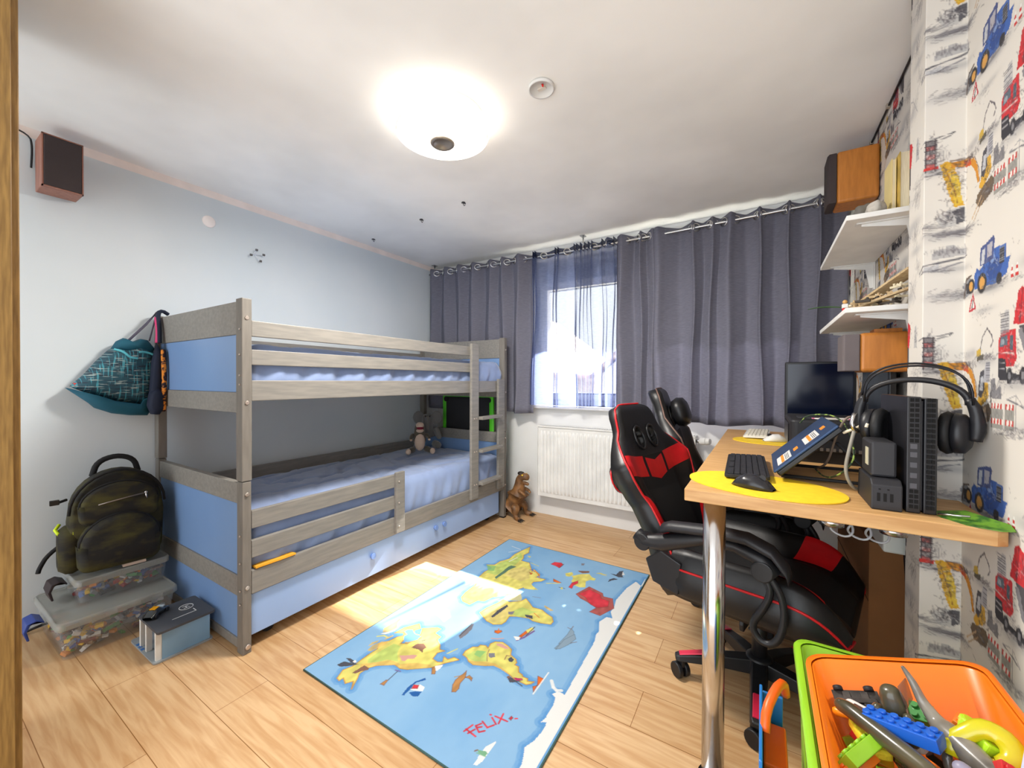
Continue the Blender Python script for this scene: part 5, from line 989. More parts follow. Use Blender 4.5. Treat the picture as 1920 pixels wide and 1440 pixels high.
for x in (.17, .30): MB().cyl((x, 1.44, DT-.09), (x, 1.44, DT-.07), .028, .03, 24).build('adjuster_cap', silver, t)
yel = mat('yellow_mat', '#f2cd2c', .6, col2='#eac324', scale=40)
def oval_mat(label, cx, cy, a, b_, rz):
    o = MB().prism([(a*math.copysign(abs(math.cos(q))**.95, math.cos(q)), b_*math.copysign(abs(math.sin(q))**.95, math.sin(q))) for q in np.linspace(0, 2*PI, 61)[:-1]], 0, .003).build('place_mat', yel, loc=(cx, cy, DT+.0005), rot=rz); tag(o, label, 'mat', 'yellow oval mats on the desk')
oval_mat('large yellow oval mat at the near corner of the desk, under the black mouse', .0, 1.425, .205, .148, math.radians(-17))
oval_mat('yellow oval mat farther back on the desk, under the white mouse', .055, 2.50, .19, .145, math.radians(-10))
def keyboard(label, loc, rz, W_, L_, col, kc, tilt=.03):
    t = thing('keyboard', label, 'keyboard', loc, rz); X = Matrix.Rotation(-tilt, 4, 'Y')
    MB().prism(rrect(-W_/2, W_/2, -L_/2, L_/2, .01, 4), .006, .017, xf=X).build('case', col, t, bevel=.002)
    k = MB(); nx_ = 6; ny_ = 17; dx = (W_-.018)/nx_; dy = (L_-.016)/ny_
    for i in range(nx_):
        for j in range(ny_):
            if i == 0 and j % 5 == 4: continue
            x = -W_/2+.009+i*dx; y = -L_/2+.008+j*dy; k.box(x+.001, x+dx-.001, y+.001, y+dy-.001, .017, .0215, xf=X)
    k.build('keys', kc, t, bevel=.001)
    return t
keyboard('black keyboard lying on the near end of the desk', (-.045, 1.66, DT+.0035), math.radians(2), .125, .41, blackm, mat('key_black', '#232327', .5))
keyboard('white keyboard near the window end of the desk', (-.02, 2.72, DT+.003), math.radians(-2), .12, .36, wplastic, mat('key_white', '#e2dccb', .5))
def mouse(label, loc, rz, m, s=1):
    t = thing('computer_mouse', label, 'mouse', loc, rz)
    def f(i, j):
        a = 2*PI*j; x = (-.055+.11*i)*s; w = .033*math.sin(PI*min(1, max(0, i*.92+.04)))**.45*s; h = interp([0, .12, .35, .6, .85, 1], [.002, .022, .037, .036, .022, .004], i)*s
        return (x, w*math.cos(a), max(0, math.sin(a))**.7*h+.001 if math.sin(a) > 0 else .001)
    MB().grid(f, 24, 28, cv=True).build('mouse_body', m, t); MB().cyl((.026*s, -.004, .031*s), (.026*s, .004, .031*s), .009*s, .009*s, 14).build('scroll_wheel', dark, t)
mouse('black curved mouse on the large yellow mat', (-.02, 1.375, DT+.004), math.radians(-22), mat('satin_black', '#26262a', .25), 1.02)
mouse('white mouse on the farther yellow mat', (.06, 2.50, DT+.004), math.radians(-160), wplastic)
def laptop():
    t = thing('laptop', 'closed blue laptop propped at a slant on the desk beside the black keyboard', 'laptop', (.12, 1.66, DT+.02), world=True)
    X = Matrix.Translation((.04, 1.50, DT+.024)) @ Matrix.Rotation(-math.radians(45), 4, 'Y')
    navy = mat('laptop_blue', '#2c4468', .35, .3, col2='#283f62', scale=4); W_, L_ = .222, .35
    MB().box(0, W_, 0, L_, .004, .012, xf=X).build('laptop_lid', navy, t, bevel=.003); lid = bpy.data.objects[-1] if False else [o for o in bpy.data.objects if o.parent == t and o.name.startswith('laptop_lid')][0]
    MB().box(.004, W_, .003, L_-.003, -.012, .0035, xf=X).build('laptop_base', black, t, bevel=.004)
    for x, y, w, h_ in ((.02, .03, .05, .13), (.12, .05, .05, .13)):
        MB().box(x, x+w, y, y+h_, .0121, .0126, xf=X).build('white_sticker', wplastic, lid); MB().box(x+w*.3, x+w*.5, y, y+h_, .0126, .0129, xf=X).build('orange_stripe', mat('orange_print', '#e88a22', .5), lid)
        MB().box(x+.062, x+.078, y+.05, y+.1, .0121, .0126, xf=X).build('orange_mark', mat('orange_print', '#e88a22', .5), lid)
        for k in range(3): MB().box(x+w*.6+k*.005, x+w*.6+k*.005+.002, y+.01, y+h_-.02, .0126, .0128, xf=X).build('printed_line', dark, lid)
    t2 = thing('laptop_stand', 'black wire stand under the slanted laptop', 'stand', (.16, 1.68, DT), world=True)
    s = MB()
    for y in (1.56, 1.78): s.tube([(.055, y, DT+.012), (.30, y, DT+.012), (.195, y, DT+.13)], .006, 8)
    s.tube([(.06, 1.56, DT+.012), (.06, 1.78, DT+.012)], .006, 8).tube([(.30, 1.56, DT+.012), (.30, 1.78, DT+.012)], .006, 8).build('stand_frame', blackm, t2)
laptop()
def printer():
    t = thing('printer', 'black box-shaped printer on the desk behind the laptop', 'printer', (.255, 2.1, DT), world=True)
    x0, x1, y0, y1 = .095, .44, 1.93, 2.33
    MB().prism(rrect(x0, x1, y0, y1, .025, 4), DT+.045, DT+.165).build('printer_body', blackm, t, bevel=.008)
    MB().box(x0+.02, x1-.02, y0+.02, y1-.02, DT, DT+.045).build('printer_base', mat('dark_base', '#2a2724', .7), t)
    MB().box(x0-.004, x0, y0+.05, y1-.05, DT+.06, DT+.145).build('front_panel', black, t, bevel=.003); MB().box(x0+.03, x0+.10, y0+.06, y0+.16, DT+.165, DT+.172).build('control_panel', dark, t, bevel=.002)
    g = MB()
    for k in range(16): g.box(x0+.02+k*.019, x0+.03+k*.019, y0-.002, y0, DT+.05, DT+.062)
    g.build('vent_slots', mat('vent_grey', '#6a625a', .7), t)
    o = MB().add([(.16, 2.0, DT+.168), (.20, 1.96, DT+.168), (.40, 2.02, DT+.168), (.37, 2.08, DT+.168), (.16, 2.0, DT+.172), (.20, 1.96, DT+.172), (.40, 2.02, DT+.172), (.37, 2.08, DT+.172)], [(0, 1, 2, 3), (7, 6, 5, 4), (0, 4, 5, 1), (1, 5, 6, 2), (2, 6, 7, 3), (3, 7, 4, 0)]).build('leaflet', mat('leaflet_print', '#e8e4dc', .5, col2='#c84a7a', scale=22, ramp=(.55, .6))); tag(o, 'colourful printed leaflet lying on top of the black printer', 'leaflet')
printer()
def monitor():
    t = thing('monitor', 'black flat monitor standing in front of the wide curtain', 'monitor', (.25, 2.62, DT), world=True)
    x0, x1, z0, z1 = .105, .40, DT+.10, 1.305; y = 2.60
    MB().box(x0, x1, y, y+.035, z0, z1).build('monitor_case', black, t, bevel=.004)
    MB().box(x0+.012, x1-.012, y-.0015, y+.001, z0+.016, z1-.012).build('screen', mat('dark_screen', '#0b1226', .12), t)
    MB().box(.235, .27, y+.03, y+.05, DT+.01, 1.1).box(.17, .34, y-.02, y+.12, DT, DT+.012).build('monitor_stand', black, t, bevel=.003)
monitor()
# dark storage tower and lamp-like items between monitor and speaker
t = thing('monitor', 'second dark monitor seen edge-on under the lower shelf', 'monitor', (.415, 2.3, DT), world=True)
MB().box(.405, .425, 2.02, 2.50, 1.06, 1.36).build('monitor_case', black, t, bevel=.003); MB().box(.403, .405, 2.035, 2.485, 1.075, 1.345).build('screen', mat('dark_screen2', '#20242c', .15), t); MB().box(.40, .43, 2.36, 2.44, DT, 1.1).build('monitor_stand', black, t, bevel=.002)
def console():
    t = thing('game_console', 'upright black game console with gridded vents at the near end of the desk', 'console', (.325, 1.40, DT), world=True)
    x0, x1, y0, y1, z0, z1 = .298, .352, 1.325, 1.58, DT, 1.165
    xm = .326
    MB().box(x0, xm-.003, y0, y1, z0+.001, z1).box(xm+.003, x1, y0+.004, y1-.03, z0+.001, z1-.004).box(xm-.003, xm+.003, y0+.01, y1-.04, z0+.005, z1-.01).build('console_shell', mat('console_black', '#1d1d21', .35), t, bevel=.002)
    g = MB()
    for a, b_ in ((x0+.004, xm-.006), (xm+.006, x1-.004)):
        for k in range(22):
            z = z0+.012+k*.0122
            if a < .31 and 4 <= k <= 12: continue
            for q in (0, 1): w = (b_-a)/2; g.box(a+q*w+.001, a+(q+1)*w-.001, y0-.0012, y0+.0002, z, z+.0085)
    g.build('vent_grid', mat('vent_black', '#060607', .9), t)
    p = MB()
    for k, z in enumerate((.06, .085, .11, .135, .155)): p.box(x0+.006, x0+.018, y0-.0012, y0, z0+z, z0+z+.012)
    p.build('port', mat('port_grey', '#4a4a50', .4), t)
console()
def dock():
    t = thing('charging_dock', 'black charging dock with card slots beside the game console', 'dock', (.26, 1.38, DT), world=True)
    m = mat('dock_black', '#26262a', .5)
    MB().prism([(1.315, DT), (1.315, DT+.062), (1.33, DT+.075), (1.47, DT+.075), (1.48, DT)], .232, .290, xf=Matrix(((0, 0, 1, 0), (1, 0, 0, 0), (0, 1, 0, 0), (0, 0, 0, 1)))).build('dock_base', m, t, bevel=.003)
    MB().box(.236, .286, 1.345, 1.455, DT+.076, DT+.165).build('dock_tower', m, t, bevel=.006)
    s = MB()
    for k in range(3): s.box(.243+k*.012, .249+k*.012, 1.3138, 1.3152, DT+.022, DT+.042)
    s.box(.246, .25, 1.3138, 1.3152, DT+.05, DT+.053).box(.262, .266, 1.3138, 1.3152, DT+.05, DT+.053).build('slot', mat('slot_black', '#050506', .8), t)
    MB().box(.2345, .236, 1.37, 1.40, DT+.10, DT+.145).build('paper_label', mat('label_paper', '#b8b49c', .7), t)
dock()
def headset():
    t = thing('headset', 'large black headset hung over the upright game console', 'headset', (.325, 1.42, 1.08), world=True)
    hb = mat('headset_black', '#1e1e22', .4); pad = mat('ear_pad', '#121214', .6, bump=.3, bscale=90)
    # the band arches across the view, over the console top
    A = Vector((.249, 1.50, 1.0)); B = Vector((.424, 1.40, 1.0))
    def arc(h, k, w=0, z0=.16, e=1.0):
        P = []
        for a in np.linspace(PI, 0, 22): c = math.cos(a); P.append(A.lerp(B, .5+.5*c*e)+Vector((0, w, z0+(h)*math.sin(a)**k)))
        return P
    MB().tube(arc(.062, .9, 0, .145), .0075, 8).build('head_strap', hb, t)
    MB().tube(arc(.098, .6, -.010, .145, 1.03), .0028, 6).tube(arc(.105, .6, .012, .145, 1.05), .0028, 6).build('wire_band', mat('dark_wire', '#2a2a2e', .3, .6), t)
    for e, s in ((A, -1), (B, 1)):
        d = (B-A).normalized()*s
        MB().tube([e+Vector((0, 0, .16)), e+d*.012+Vector((0, 0, .13)), e+d*.014+Vector((0, 0, .09)), e+d*.010+Vector((0, 0, .06))], [.010, .012, .015, .012], 10, smooth_path=1).build('yoke', hb, t)
        c = e-d*.018+Vector((0, 0, .075)); X = Matrix.Translation(c) @ Matrix(((d.x, -d.y, 0, 0), (d.y, d.x, 0, 0), (0, 0, 1, 0), (0, 0, 0, 1))) @ Matrix.Rotation(PI/2, 4, 'Y') @ Matrix.Scale(1.22, 4, (1, 0, 0))
        MB().lathe([(0, .022), (.028, .021), (.039, .012), (.041, -.004), (.036, -.006), (0, -.006)], 30, xf=X).build('ear_cup', hb, t)
        MB().lathe([(.018, -.012), (.030, -.006), (.040, -.008), (.044, -.018), (.039, -.028), (.026, -.030), (.018, -.022)], 30, xf=X).build('ear_pad', pad, t)
    MB().tube([A+Vector((-.018, -.02, .06)), A+Vector((-.035, -.04, .075)), A+Vector((-.025, -.02, .11))], .006, 8, smooth_path=1).build('silver_bracket', silver, t)
headset()
cab = mat('grey_cable', '#8a857a', .5); grn = mat('striped_cable', '#2a3a24', .6, col2='#8aa048', scale=60, ramp=(.55, .57))
for P, r, m_, l in (([(.205, 1.52, 1.05), (.235, 1.50, 1.07), (.25, 1.46, 1.09), (.245, 1.455, 1.075)], .004, mat('cream_plug', '#e0d4bc', .5), 'cream plug and cable stuck in the back edge of the laptop'),
                    ([(.225, 1.48, 1.07), (.212, 1.46, 1.02), (.20, 1.46, .95), (.215, 1.46, .905), (.24, 1.50, .89)], .0045, cab, 'grey cable curving down from the headset to the desk'),
                    ([(.16, 1.80, .892), (.17, 1.55, .90), (.205, 1.47, .945), (.228, 1.46, 1.0), (.225, 1.7, 1.09), (.14, 1.78, 1.085), (.12, 1.80, 1.05)], .0024, grn, 'thin green and black braided cable looping over the printer'),
                    ([(.165, 1.78, .892), (.185, 1.66, .93), (.20, 1.62, 1.03), (.225, 1.60, 1.10), (.26, 1.63, 1.08), (.30, 1.72, .99)], .0035, mat('brown_cable', '#7a6a60', .5), 'brownish cable arching from the laptop to the printer')):
    o = MB().tube(P, r, 8, smooth_path=3).build('cable', m_); tag(o, l, 'cable')
o = MB().add([(.355, 1.32, DT+.001), (.395, 1.30, DT+.002), (.452, 1.262, DT+.004), (.43, 1.255, DT+.003), (.385, 1.275, DT+.001), (.35, 1.37, DT+.001), (.40, 1.335, DT+.02), (.452, 1.285, DT+.012)], [(0, 1, 2, 3, 4), (0, 5, 6, 1), (1, 6, 7, 2)]).build('seed_packet', mat('seed_packet', '#2f5a22', .35, col2='#5f8a2c', scale=60, ramp=(.4, .6)))
sdm = o.modifiers.new('sol', 'SOLIDIFY'); sdm.thickness = .0015; tag(o, 'green printed packet lying at the near wall corner of the desk', 'packet')
o = MB().cyl((.352, 1.325, DT+.006), (.398, 1.302, DT+.014), .0025, .0025, 8).build('pen', silver); tag(o, 'thin silver pen lying on the green packet', 'pen')
# under the desk
o = MB().box(.335, .445, 1.92, 2.62, .0, .62).box(.333, .335, 1.92, 2.62, .40, .405, 1).build('cardboard_box', [mat('cardboard', '#8a5c34', .8), mat('cardboard_edge', '#5a3a20', .8)], bevel=.002); tag(o, 'tall brown cardboard box under the desk by the wallpapered wall', 'cardboard box')
cb = [(.425, 1.80, .84), (.42, 1.79, .70), (.43, 1.80, .5), (.42, 1.78, .3), (.43, 1.80, .1), (.42, 1.76, .01)]
for k in range(7):
    P = [(x-.012*(k % 3)+.006*math.sin(k*2+i), y-.014*k+.012*math.sin(k+i*2), z) for i, (x, y, z) in enumerate(cb)]
    o = MB().tube(P, .0045, 6, smooth_path=2).build('power_cable', mat('cable_grey', '#3c3c40', .4) if k % 2 else black); tag(o, 'dark cable hanging in the bundle under the desk against the wallpaper', 'cable', 'cable bundle under the desk')
for k in range(3):
    c = (.20+.035*k, 1.50+.03*k, .775); o = MB().tube([(c[0]+.026*math.cos(a)+.01*k, c[1]+.01*math.sin(a*2), c[2]-.01*k+.024*math.sin(a)) for a in np.linspace(0, 2*PI, 21)[:-1]], .0032, 6, closed=True).build('cable_loop', mat('white_cable', '#b8bcc2', .4)); tag(o, 'pale cable coil hanging right under the desk top', 'cable', 'pale cable coils under the desk')
o = MB().box(.33, .40, 1.70, 1.90, .66, .80).build('power_strip', mat('grey_white_plastic', '#c2c6c2', .5), bevel=.006); tag(o, 'pale power strip box hanging under the desk beside the cables', 'power strip')
o = MB().tube([(XR-.006, .9, ZC-.012), (XR-.006, 1.53, ZC-.012), (.369, 1.535, ZC-.012), (.369, 1.675, ZC-.012), (XR-.006, 1.68, ZC-.012), (XR-.006, 2.30, ZC-.014), (XR-.006, 2.60, ZC-.012), (XR-.008, 2.63, ZC-.05), (XR-.008, 2.64, 2.05)], .0045, 6).build('ceiling_cable', black); tag(o, 'black cable pinned along the top of the wallpapered wall', 'cable')
for y in (2.30, 2.61): o = MB().box(XR-.014, XR-.001, y-.008, y+.008, ZC-.022, ZC-.006).build('cable_clip', mat('clip_beige', '#a89c8c', .5)); tag(o, 'small clip holding the black cable at the ceiling, '+('nearer the camera' if y < 2.5 else 'above the upper speaker'), 'clip')

# ------------------------------------------------------------------ wall shelves
def shelf(label, x0, y0, y1, z):
    t = thing('wall_shelf', label, 'shelf', ((x0+.455)/2, (y0+y1)/2, z), world=True)
    MB().box(x0, .4535, y0, y1, z, z+.018).build('shelf_board', white, t, bevel=.002)
    for y in (y0+.06, y1-.04):
        b_ = MB().box(x0+.035, .4535, y-.014, y+.014, z-.005, z-.0005).box(.447, .4535, y-.014, y+.014, z-.13, z-.005)
        b_.prism([(x0+.05, z-.005), (.447, z-.005), (.447, z-.12), (.435, z-.12), (.42, z-.03), (x0+.05, z-.012)], -.003, .003, xf=Matrix.Translation((0, y, 0)) @ Matrix.Rotation(PI/2, 4, 'X')).build('shelf_bracket', wplastic, t)
shelf('upper white wall shelf on the wallpapered wall, carrying two books', .25, 1.835, 2.585, 1.772)
shelf('lower white wall shelf on the wallpapered wall, heaped with wooden bits', .25, 1.838, 2.585, 1.446)
def book(label, x0, x1, y0, y1, z0, h, col):
    t = thing('book', label, 'book', ((x0+x1)/2, (y0+y1)/2, z0), group='pale books on the upper shelf', world=True)
    MB().box(x0, x0+.002, y0, y1, z0, z0+h).box(x1-.002, x1, y0, y1, z0, z0+h).box(x0+.002, x1-.002, y1-.002, y1, z0, z0+h).build('cover', col, t)
    MB().box(x0+.002, x1-.002, y0+.003, y1-.002, z0+.003, z0+h-.003).build('pages', mat('page_cream', '#e4dac0', .8, col2='#d0c4a4', scale=150, stretch=(9, .2, .2)), t)
book('thin cream book on the upper shelf, the one farther from the column', .387, .399, 1.93, 2.03, 1.791, .205, mat('cream_cover', '#dcc88a', .6))
book('thicker mustard book on the upper shelf, next to the column', .402, .430, 1.90, 2.02, 1.791, .212, mat('mustard_cover', '#c8a84e', .5, col2='#8a7434', scale=14))
speaker('orange-brown veneer speaker mounted at the ceiling over the upper shelf', .262, .452, 2.45, 2.60, 2.055, 2.30, '-x', cherry, grille, .035, chamfer=.02)
speaker('orange-brown veneer speaker with grey cloth front below the lower shelf', .262, .452, 1.97, 2.11, 1.238, 1.385, '-x', cherry, greycloth, .05, chamfer=.012)
o = MB().box(.36, .44, 2.02, 2.09, 1.386, 1.402).build('wooden_block', cherry, bevel=.002); tag(o, 'small orange-brown wooden block on top of the lower veneer speaker', 'block')
# things on the upper shelf
st = mat('pale_stone', '#bdb6ac', .8, col2='#8c8880', scale=22, bump=.5, bscale=40)
def rock(label, c, r, m, seed):
    rd = random.Random(seed); b_ = MB()
    def f(i, j): ph = PI*i; th = 2*PI*j; d = Vector((math.sin(ph)*math.cos(th), math.sin(ph)*math.sin(th), math.cos(ph))); k = 1+.22*mnoise.noise(d*1.8+Vector((seed, 0, 0))); return (c[0]+d.x*r[0]*k, c[1]+d.y*r[1]*k, c[2]+d.z*r[2]*k)
    o = b_.grid(f, 14, 22, cv=True).build('stone', m); tag(o, label, 'stone')
rock('rough white stone on the upper shelf beside the books', (.345, 1.93, 1.822), (.028, .04, .032), st, 1)
rock('darker grey stone on the upper shelf behind the white one', (.33, 2.04, 1.84), (.035, .045, .048), mat('grey_stone', '#6a665f', .8, bump=.5, bscale=30), 2)
t = thing('pen_pot', 'teal pot behind the stones on the upper shelf', 'pot', (.37, 2.12, 1.791), world=True)
MB().lathe([(0, .0), (.022, 0), (.027, .07), (.0245, .07), (.02, .004), (0, .004)], 24, xf=Matrix.Translation((.37, 2.14, 1.791))).build('pot', mat('teal_glaze', '#2c7a96', .3), t)
# wooden bits on the lower shelf
wd = [mat('raw_wood', '#c8b088', .7, col2='#a88c64', scale=30, stretch=(1, 8, 8)), mat('dark_bits', '#3a332c', .7), mat('pale_card', '#d8ccae', .7)]
rd = random.Random(21); Z = 1.465
big = [((.29, 2.12, Z+.012), (.435, 1.88, Z+.125), .020, 'long pale wooden plank slanting up to the wall, topmost of the heap'), ((.285, 2.26, Z+.012), (.44, 1.98, Z+.12), .022, 'second long wooden plank slanting behind the topmost one'), ((.30, 1.90, Z+.010), (.425, 1.86, Z+.055), .014, 'short pale strip at the near end of the shelf heap'), ((.32, 2.30, Z+.012), (.43, 2.2, Z+.07), .02, 'wooden strip at the middle of the shelf heap')]
for a, b_, w, l in big:
    a = Vector(a); b_ = Vector(b_); d = (b_-a).normalized(); s_ = d.cross(Vector((0, 0, 1))).normalized(); u_ = s_.cross(d)
    vs = [p+s_*w*x+u_*.004*z for p in (a, b_) for x in (-1, 1) for z in (-1, 1)]
    m_ = MB().add(vs, [(0, 1, 3, 2), (4, 6, 7, 5), (0, 4, 5, 1), (2, 3, 7, 6), (0, 2, 6, 4), (1, 5, 7, 3)])
    tt = thing('wooden_plank', l, 'wooden piece', tuple(a), world=True); m_.build('plank', wd[0], tt, bevel=.001)
    for k in range(4): p = a.lerp(b_, .15+.22*k); MB().cyl(p+u_*.003, p+u_*.012, .006, .006, 8).build('peg', wd[1], tt)
for k in range(60):
    y = rd.uniform(1.86, 2.45); x = rd.uniform(.29, .43); z = Z+.008+rd.uniform(0, .075)*(x-.25)/.18
    X = Matrix.Translation((x, y, z)) @ Matrix.Rotation(rd.uniform(0, 6), 4, 'Z') @ Matrix.Rotation(rd.uniform(-.5, .5), 4, 'X')
    l = rd.uniform(.012, .03); m_ = MB().box(-l, l, -.007, .007, -.004, .004, xf=X).cyl((l*.6, 0, .0), (l*.6, 0, .012), .004, .004, 8, xf=X); o = m_.build('wooden_bit', wd[k % 3], bevel=.001); tag(o, 'small wooden or dark bit in the heap on the lower shelf', 'wooden piece', 'small bits heaped on the lower shelf')
o = MB().tube([(.315, 2.22+.024*math.cos(a), Z+.03+.024*math.sin(a)) for a in np.linspace(0, 2*PI, 21)[:-1]], .009, 8, closed=True).build('wooden_ring', mat('brown_wood', '#8a6a3c', .6)); tag(o, 'brown wooden ring standing in the heap on the lower shelf', 'ring')
o = MB().grid(lambda i, j: (.29-.13*i, 2.05+.02*i+.012*(j-.5)*math.sin(PI*i)*2, Z+.026+.012*math.sin(PI*i*.7)+.004*abs(j-.5)), 14, 5).build('green_leaf', mat('leaf_green', '#3f6a34', .5)); o.modifiers.new('s', 'SOLIDIFY').thickness = .0012; tag(o, 'long thin green leaf sticking out over the front of the lower shelf', 'leaf')
t = thing('toy_figure', 'tiny red and white toy figure at the front edge of the lower shelf', 'toy', (.268, 1.98, Z), world=True)
MB().box(.260, .276, 1.972, 1.988, Z, Z+.018).build('figure_legs', redm, t, bevel=.002); MB().box(.259, .277, 1.97, 1.99, Z+.018, Z+.034).build('figure_body', wplastic, t, bevel=.002); MB().ell((.268, 1.98, Z+.042), .008).build('figure_head', mat('tan', '#c89a5c', .5), t)

# ------------------------------------------------------------------ toy bins
def bin_(label, X, w, l, h, m, taper, z0=0, wall=.005, grp=None, base=True):
    t = thing('toy_bin', label, 'toy bin', (0, 0, 0)); t.matrix_world = X
    R0 = [(x*taper, y*taper) for x, y in rrect(-w/2, w/2, -l/2, l/2, .03)]; R1 = rrect(-w/2, w/2, -l/2, l/2, .03); sh = lambda P, d: [(x*(1-2*d/w), y*(1-2*d/l)) for x, y in P]
    MB().loft([[(x, y, 0) for x, y in R0], [(x, y, h) for x, y in R1], [(x, y, h) for x, y in sh(R1, wall)], [(x, y, wall) for x, y in sh(R0, wall)]]).build('bin_tub', m, t)
    MB().loft([[(x*.995, y*.995, h-.012) for x, y in R1], [(x*1.07, y*1.05, h-.014) for x, y in R1], [(x*1.07, y*1.05, h), ] and [(x*1.07, y*1.05, h-.002) for x, y in R1], [(x*1.05, y*1.035, h+.004) for x, y in R1], [(x*.99, y*.99, h+.003) for x, y in R1]], caps=False).build('bin_rim', m, t)
    return t
orange = mat('orange_plastic', '#f07818', .3, coat=.2); lime = mat('lime_plastic', '#8fc62c', .3, coat=.2)
XB = Matrix.Translation((.273, .84, .454)) @ Matrix.Rotation(math.radians(-17), 4, 'Y')
bin_('tall lime green toy bin on the floor, with the orange bin tipped into it', Matrix.Translation((.2375, .94, 0)), .322, .40, .598, lime, .92)
bin_('orange toy bin full of toys, tilted on top of the lime green bin', XB, .255, .40, .215, orange, .86)
DU = ['#8ec22c', '#f07c22', '#1f62c8', '#e8c32a', '#c8282c', '#3a8a3c']
def duplo(label, X, nx_, ny_, col, grp=None, hgt=.019):
    t = thing('building_brick', label, 'toy brick', (0, 0, 0)); t.matrix_world = X; u = .016
    m_ = mat('duplo_'+col[1:], col, .3, coat=.3)
    bd = MB().box(-nx_*u/2, nx_*u/2, -ny_*u/2, ny_*u/2, 0, hgt).build('brick_body', m_, t, bevel=.001)
    for i in range(nx_):
        for j in range(ny_): x = (i-(nx_-1)/2)*u; y = (j-(ny_-1)/2)*u; MB().cyl((x, y, hgt), (x, y, hgt+.0045), .0052, .0050, 16).build('stud', m_, bd)
    return t
def P3(x, y, z): return XB @ Vector((x, y, z))
def at_(x, y, z, rx=0, ry=0, rz=0): return XB @ Matrix.Translation((x*.95, y*.93, z+.042)) @ Matrix.Rotation(rz, 4, 'Z') @ Matrix.Rotation(ry, 4, 'Y') @ Matrix.Rotation(rx, 4, 'X')
# bed of miscellaneous pieces filling the bin
rd = random.Random(5)
for k in range(80):
    x = rd.uniform(-.095, .095); y = rd.uniform(-.17, .16); z = .05+rd.uniform(0, .055); c = DU[k % 6] if k % 4 else '#2a2a2c'
    l = rd.uniform(.012, .026); b_ = MB().box(-l, l, -.010, .010, -.007, .007, xf=at_(x, y, z, rd.uniform(-1, 1), rd.uniform(-1, 1), rd.uniform(0, 6))); o = b_.build('toy_piece', mat('duplo_'+c[1:], c, .3, coat=.3), bevel=.001); tag(o, 'small plastic piece deep in the orange bin among the toys', 'toy piece', 'loose plastic pieces in the orange bin')
duplo('blue studded brick lying on top of the toys in the orange bin', at_(-.022, .04, .150, math.radians(0), math.radians(8), math.radians(62)), 2, 6, '#1f62c8')
duplo('lime green studded brick at the left of the orange bin', at_(-.075, .01, .130, math.radians(0), math.radians(-50), math.radians(-38)), 2, 6, '#8ec22c')
duplo('orange brick under the lime green studded one', at_(-.094, -.005, .110, 0, math.radians(-50), math.radians(-38)), 2, 4, '#f07c22')
duplo('orange brick near the front of the orange bin', at_(-.04, -.10, .125, math.radians(20), math.radians(-10), math.radians(-10)), 2, 2, '#f07c22')
duplo('green studded brick at the far side of the orange bin', at_(.02, .125, .125, math.radians(20), 0, math.radians(-20)), 2, 2, '#3a8a3c')
duplo('orange brick at the far right of the toys', at_(.062, .085, .135, math.radians(-10), math.radians(30), math.radians(-30)), 2, 2, '#f07c22')
duplo('red brick showing at the right of the yellow hook piece', at_(.085, -.01, .13, math.radians(30), math.radians(40), 0), 3, 2, '#c8282c')
o = MB().prism([(-.014, -.03), (.014, -.03), (.014, .016), (.009, .026), (0, .03), (-.009, .026), (-.014, .016)], -.008, .010, xf=at_(.075, .06, .15, math.radians(15), math.radians(35), math.radians(25))).build('rounded_brick', mat('duplo_b', '#b2e02a', .3, coat=.3), bevel=.003); tag(o, 'bright lime rounded plastic piece near the far right corner of the orange bin', 'toy piece')
blk = mat('toy_black', '#1a1b18', .25, coat=.4, col2='#3c3a20', scale=14); dgy = mat('toy_dark_olive', '#3a3628', .3, coat=.4, col2='#55503a', scale=12)
def skin_top(name, part, label, cat, m_, joints, edges, X, sub=2):
    t = thing(name, label, cat, (0, 0, 0)); t.matrix_world = X; skin(part, m_, t, joints, edges, sub); return t
skin_top('toy_snake', 'body', 'dark rubber snake-like tail lying across the toys', 'toy', dgy, [((-.07, .05, .03), .011), ((-.055, .03, .035), .013), ((-.03, 0, .028), .014), ((0, -.035, .02), .016), ((.03, -.07, .012), .014)], [(0, 1), (1, 2), (2, 3), (3, 4)], at_(-.03, .04, .128))
tt = thing('toy_creature', 'shiny dark plastic creature sitting among the toys', 'toy', (0, 0, 0)); tt.matrix_world = at_(-.022, .085, .135, 0, 0, -.5) @ Matrix.Scale(.85, 4)
skin('body', dgy, tt, [((0, 0, 0), .02), ((.0, .01, .03), .024), ((0, .012, .055), .021), ((.0, .01, .072), .014)], [(0, 1), (1, 2), (2, 3)]); 
for s in (-1, 1): skin('arm', dgy, tt, [((s*.02, 0, .035), .010), ((s*.034, -.02, .012), .010), ((s*.03, -.04, -.004), .009)], [(0, 1), (1, 2)], 1)
MB().pillow([(-.018, -.02), (.018, -.02), (.02, .02), (-.018, .022)], [(.02, .9), (.022, 1), (.024, .9)], xf=Matrix.Translation((.0, .02, .06))).build('clear_bag', mat('smoke_plastic', '#5a5852', .1, alpha=.5), tt)
tt = thing('toy_dinosaur', 'glossy grey plastic dinosaur with raised tail in the orange bin', 'toy', (0, 0, 0)); tt.matrix_world = at_(.045, .045, .145, 0, 0, math.radians(-65))
gd = mat('grey_dino', '#8c867a', .25, coat=.5, col2='#4c4842', scale=16)
skin('body', gd, tt, [((0, 0, 0), .020), ((.035, 0, -.004), .018), ((.07, 0, -.008), .012), ((.095, 0, -.004), .009), ((-.03, 0, .008), .013), ((-.05, 0, .03), .008), ((-.055, 0, .055), .006), ((-.07, 0, .075), .003)], [(0, 1), (1, 2), (2, 3), (0, 4), (4, 5), (5, 6), (6, 7)])
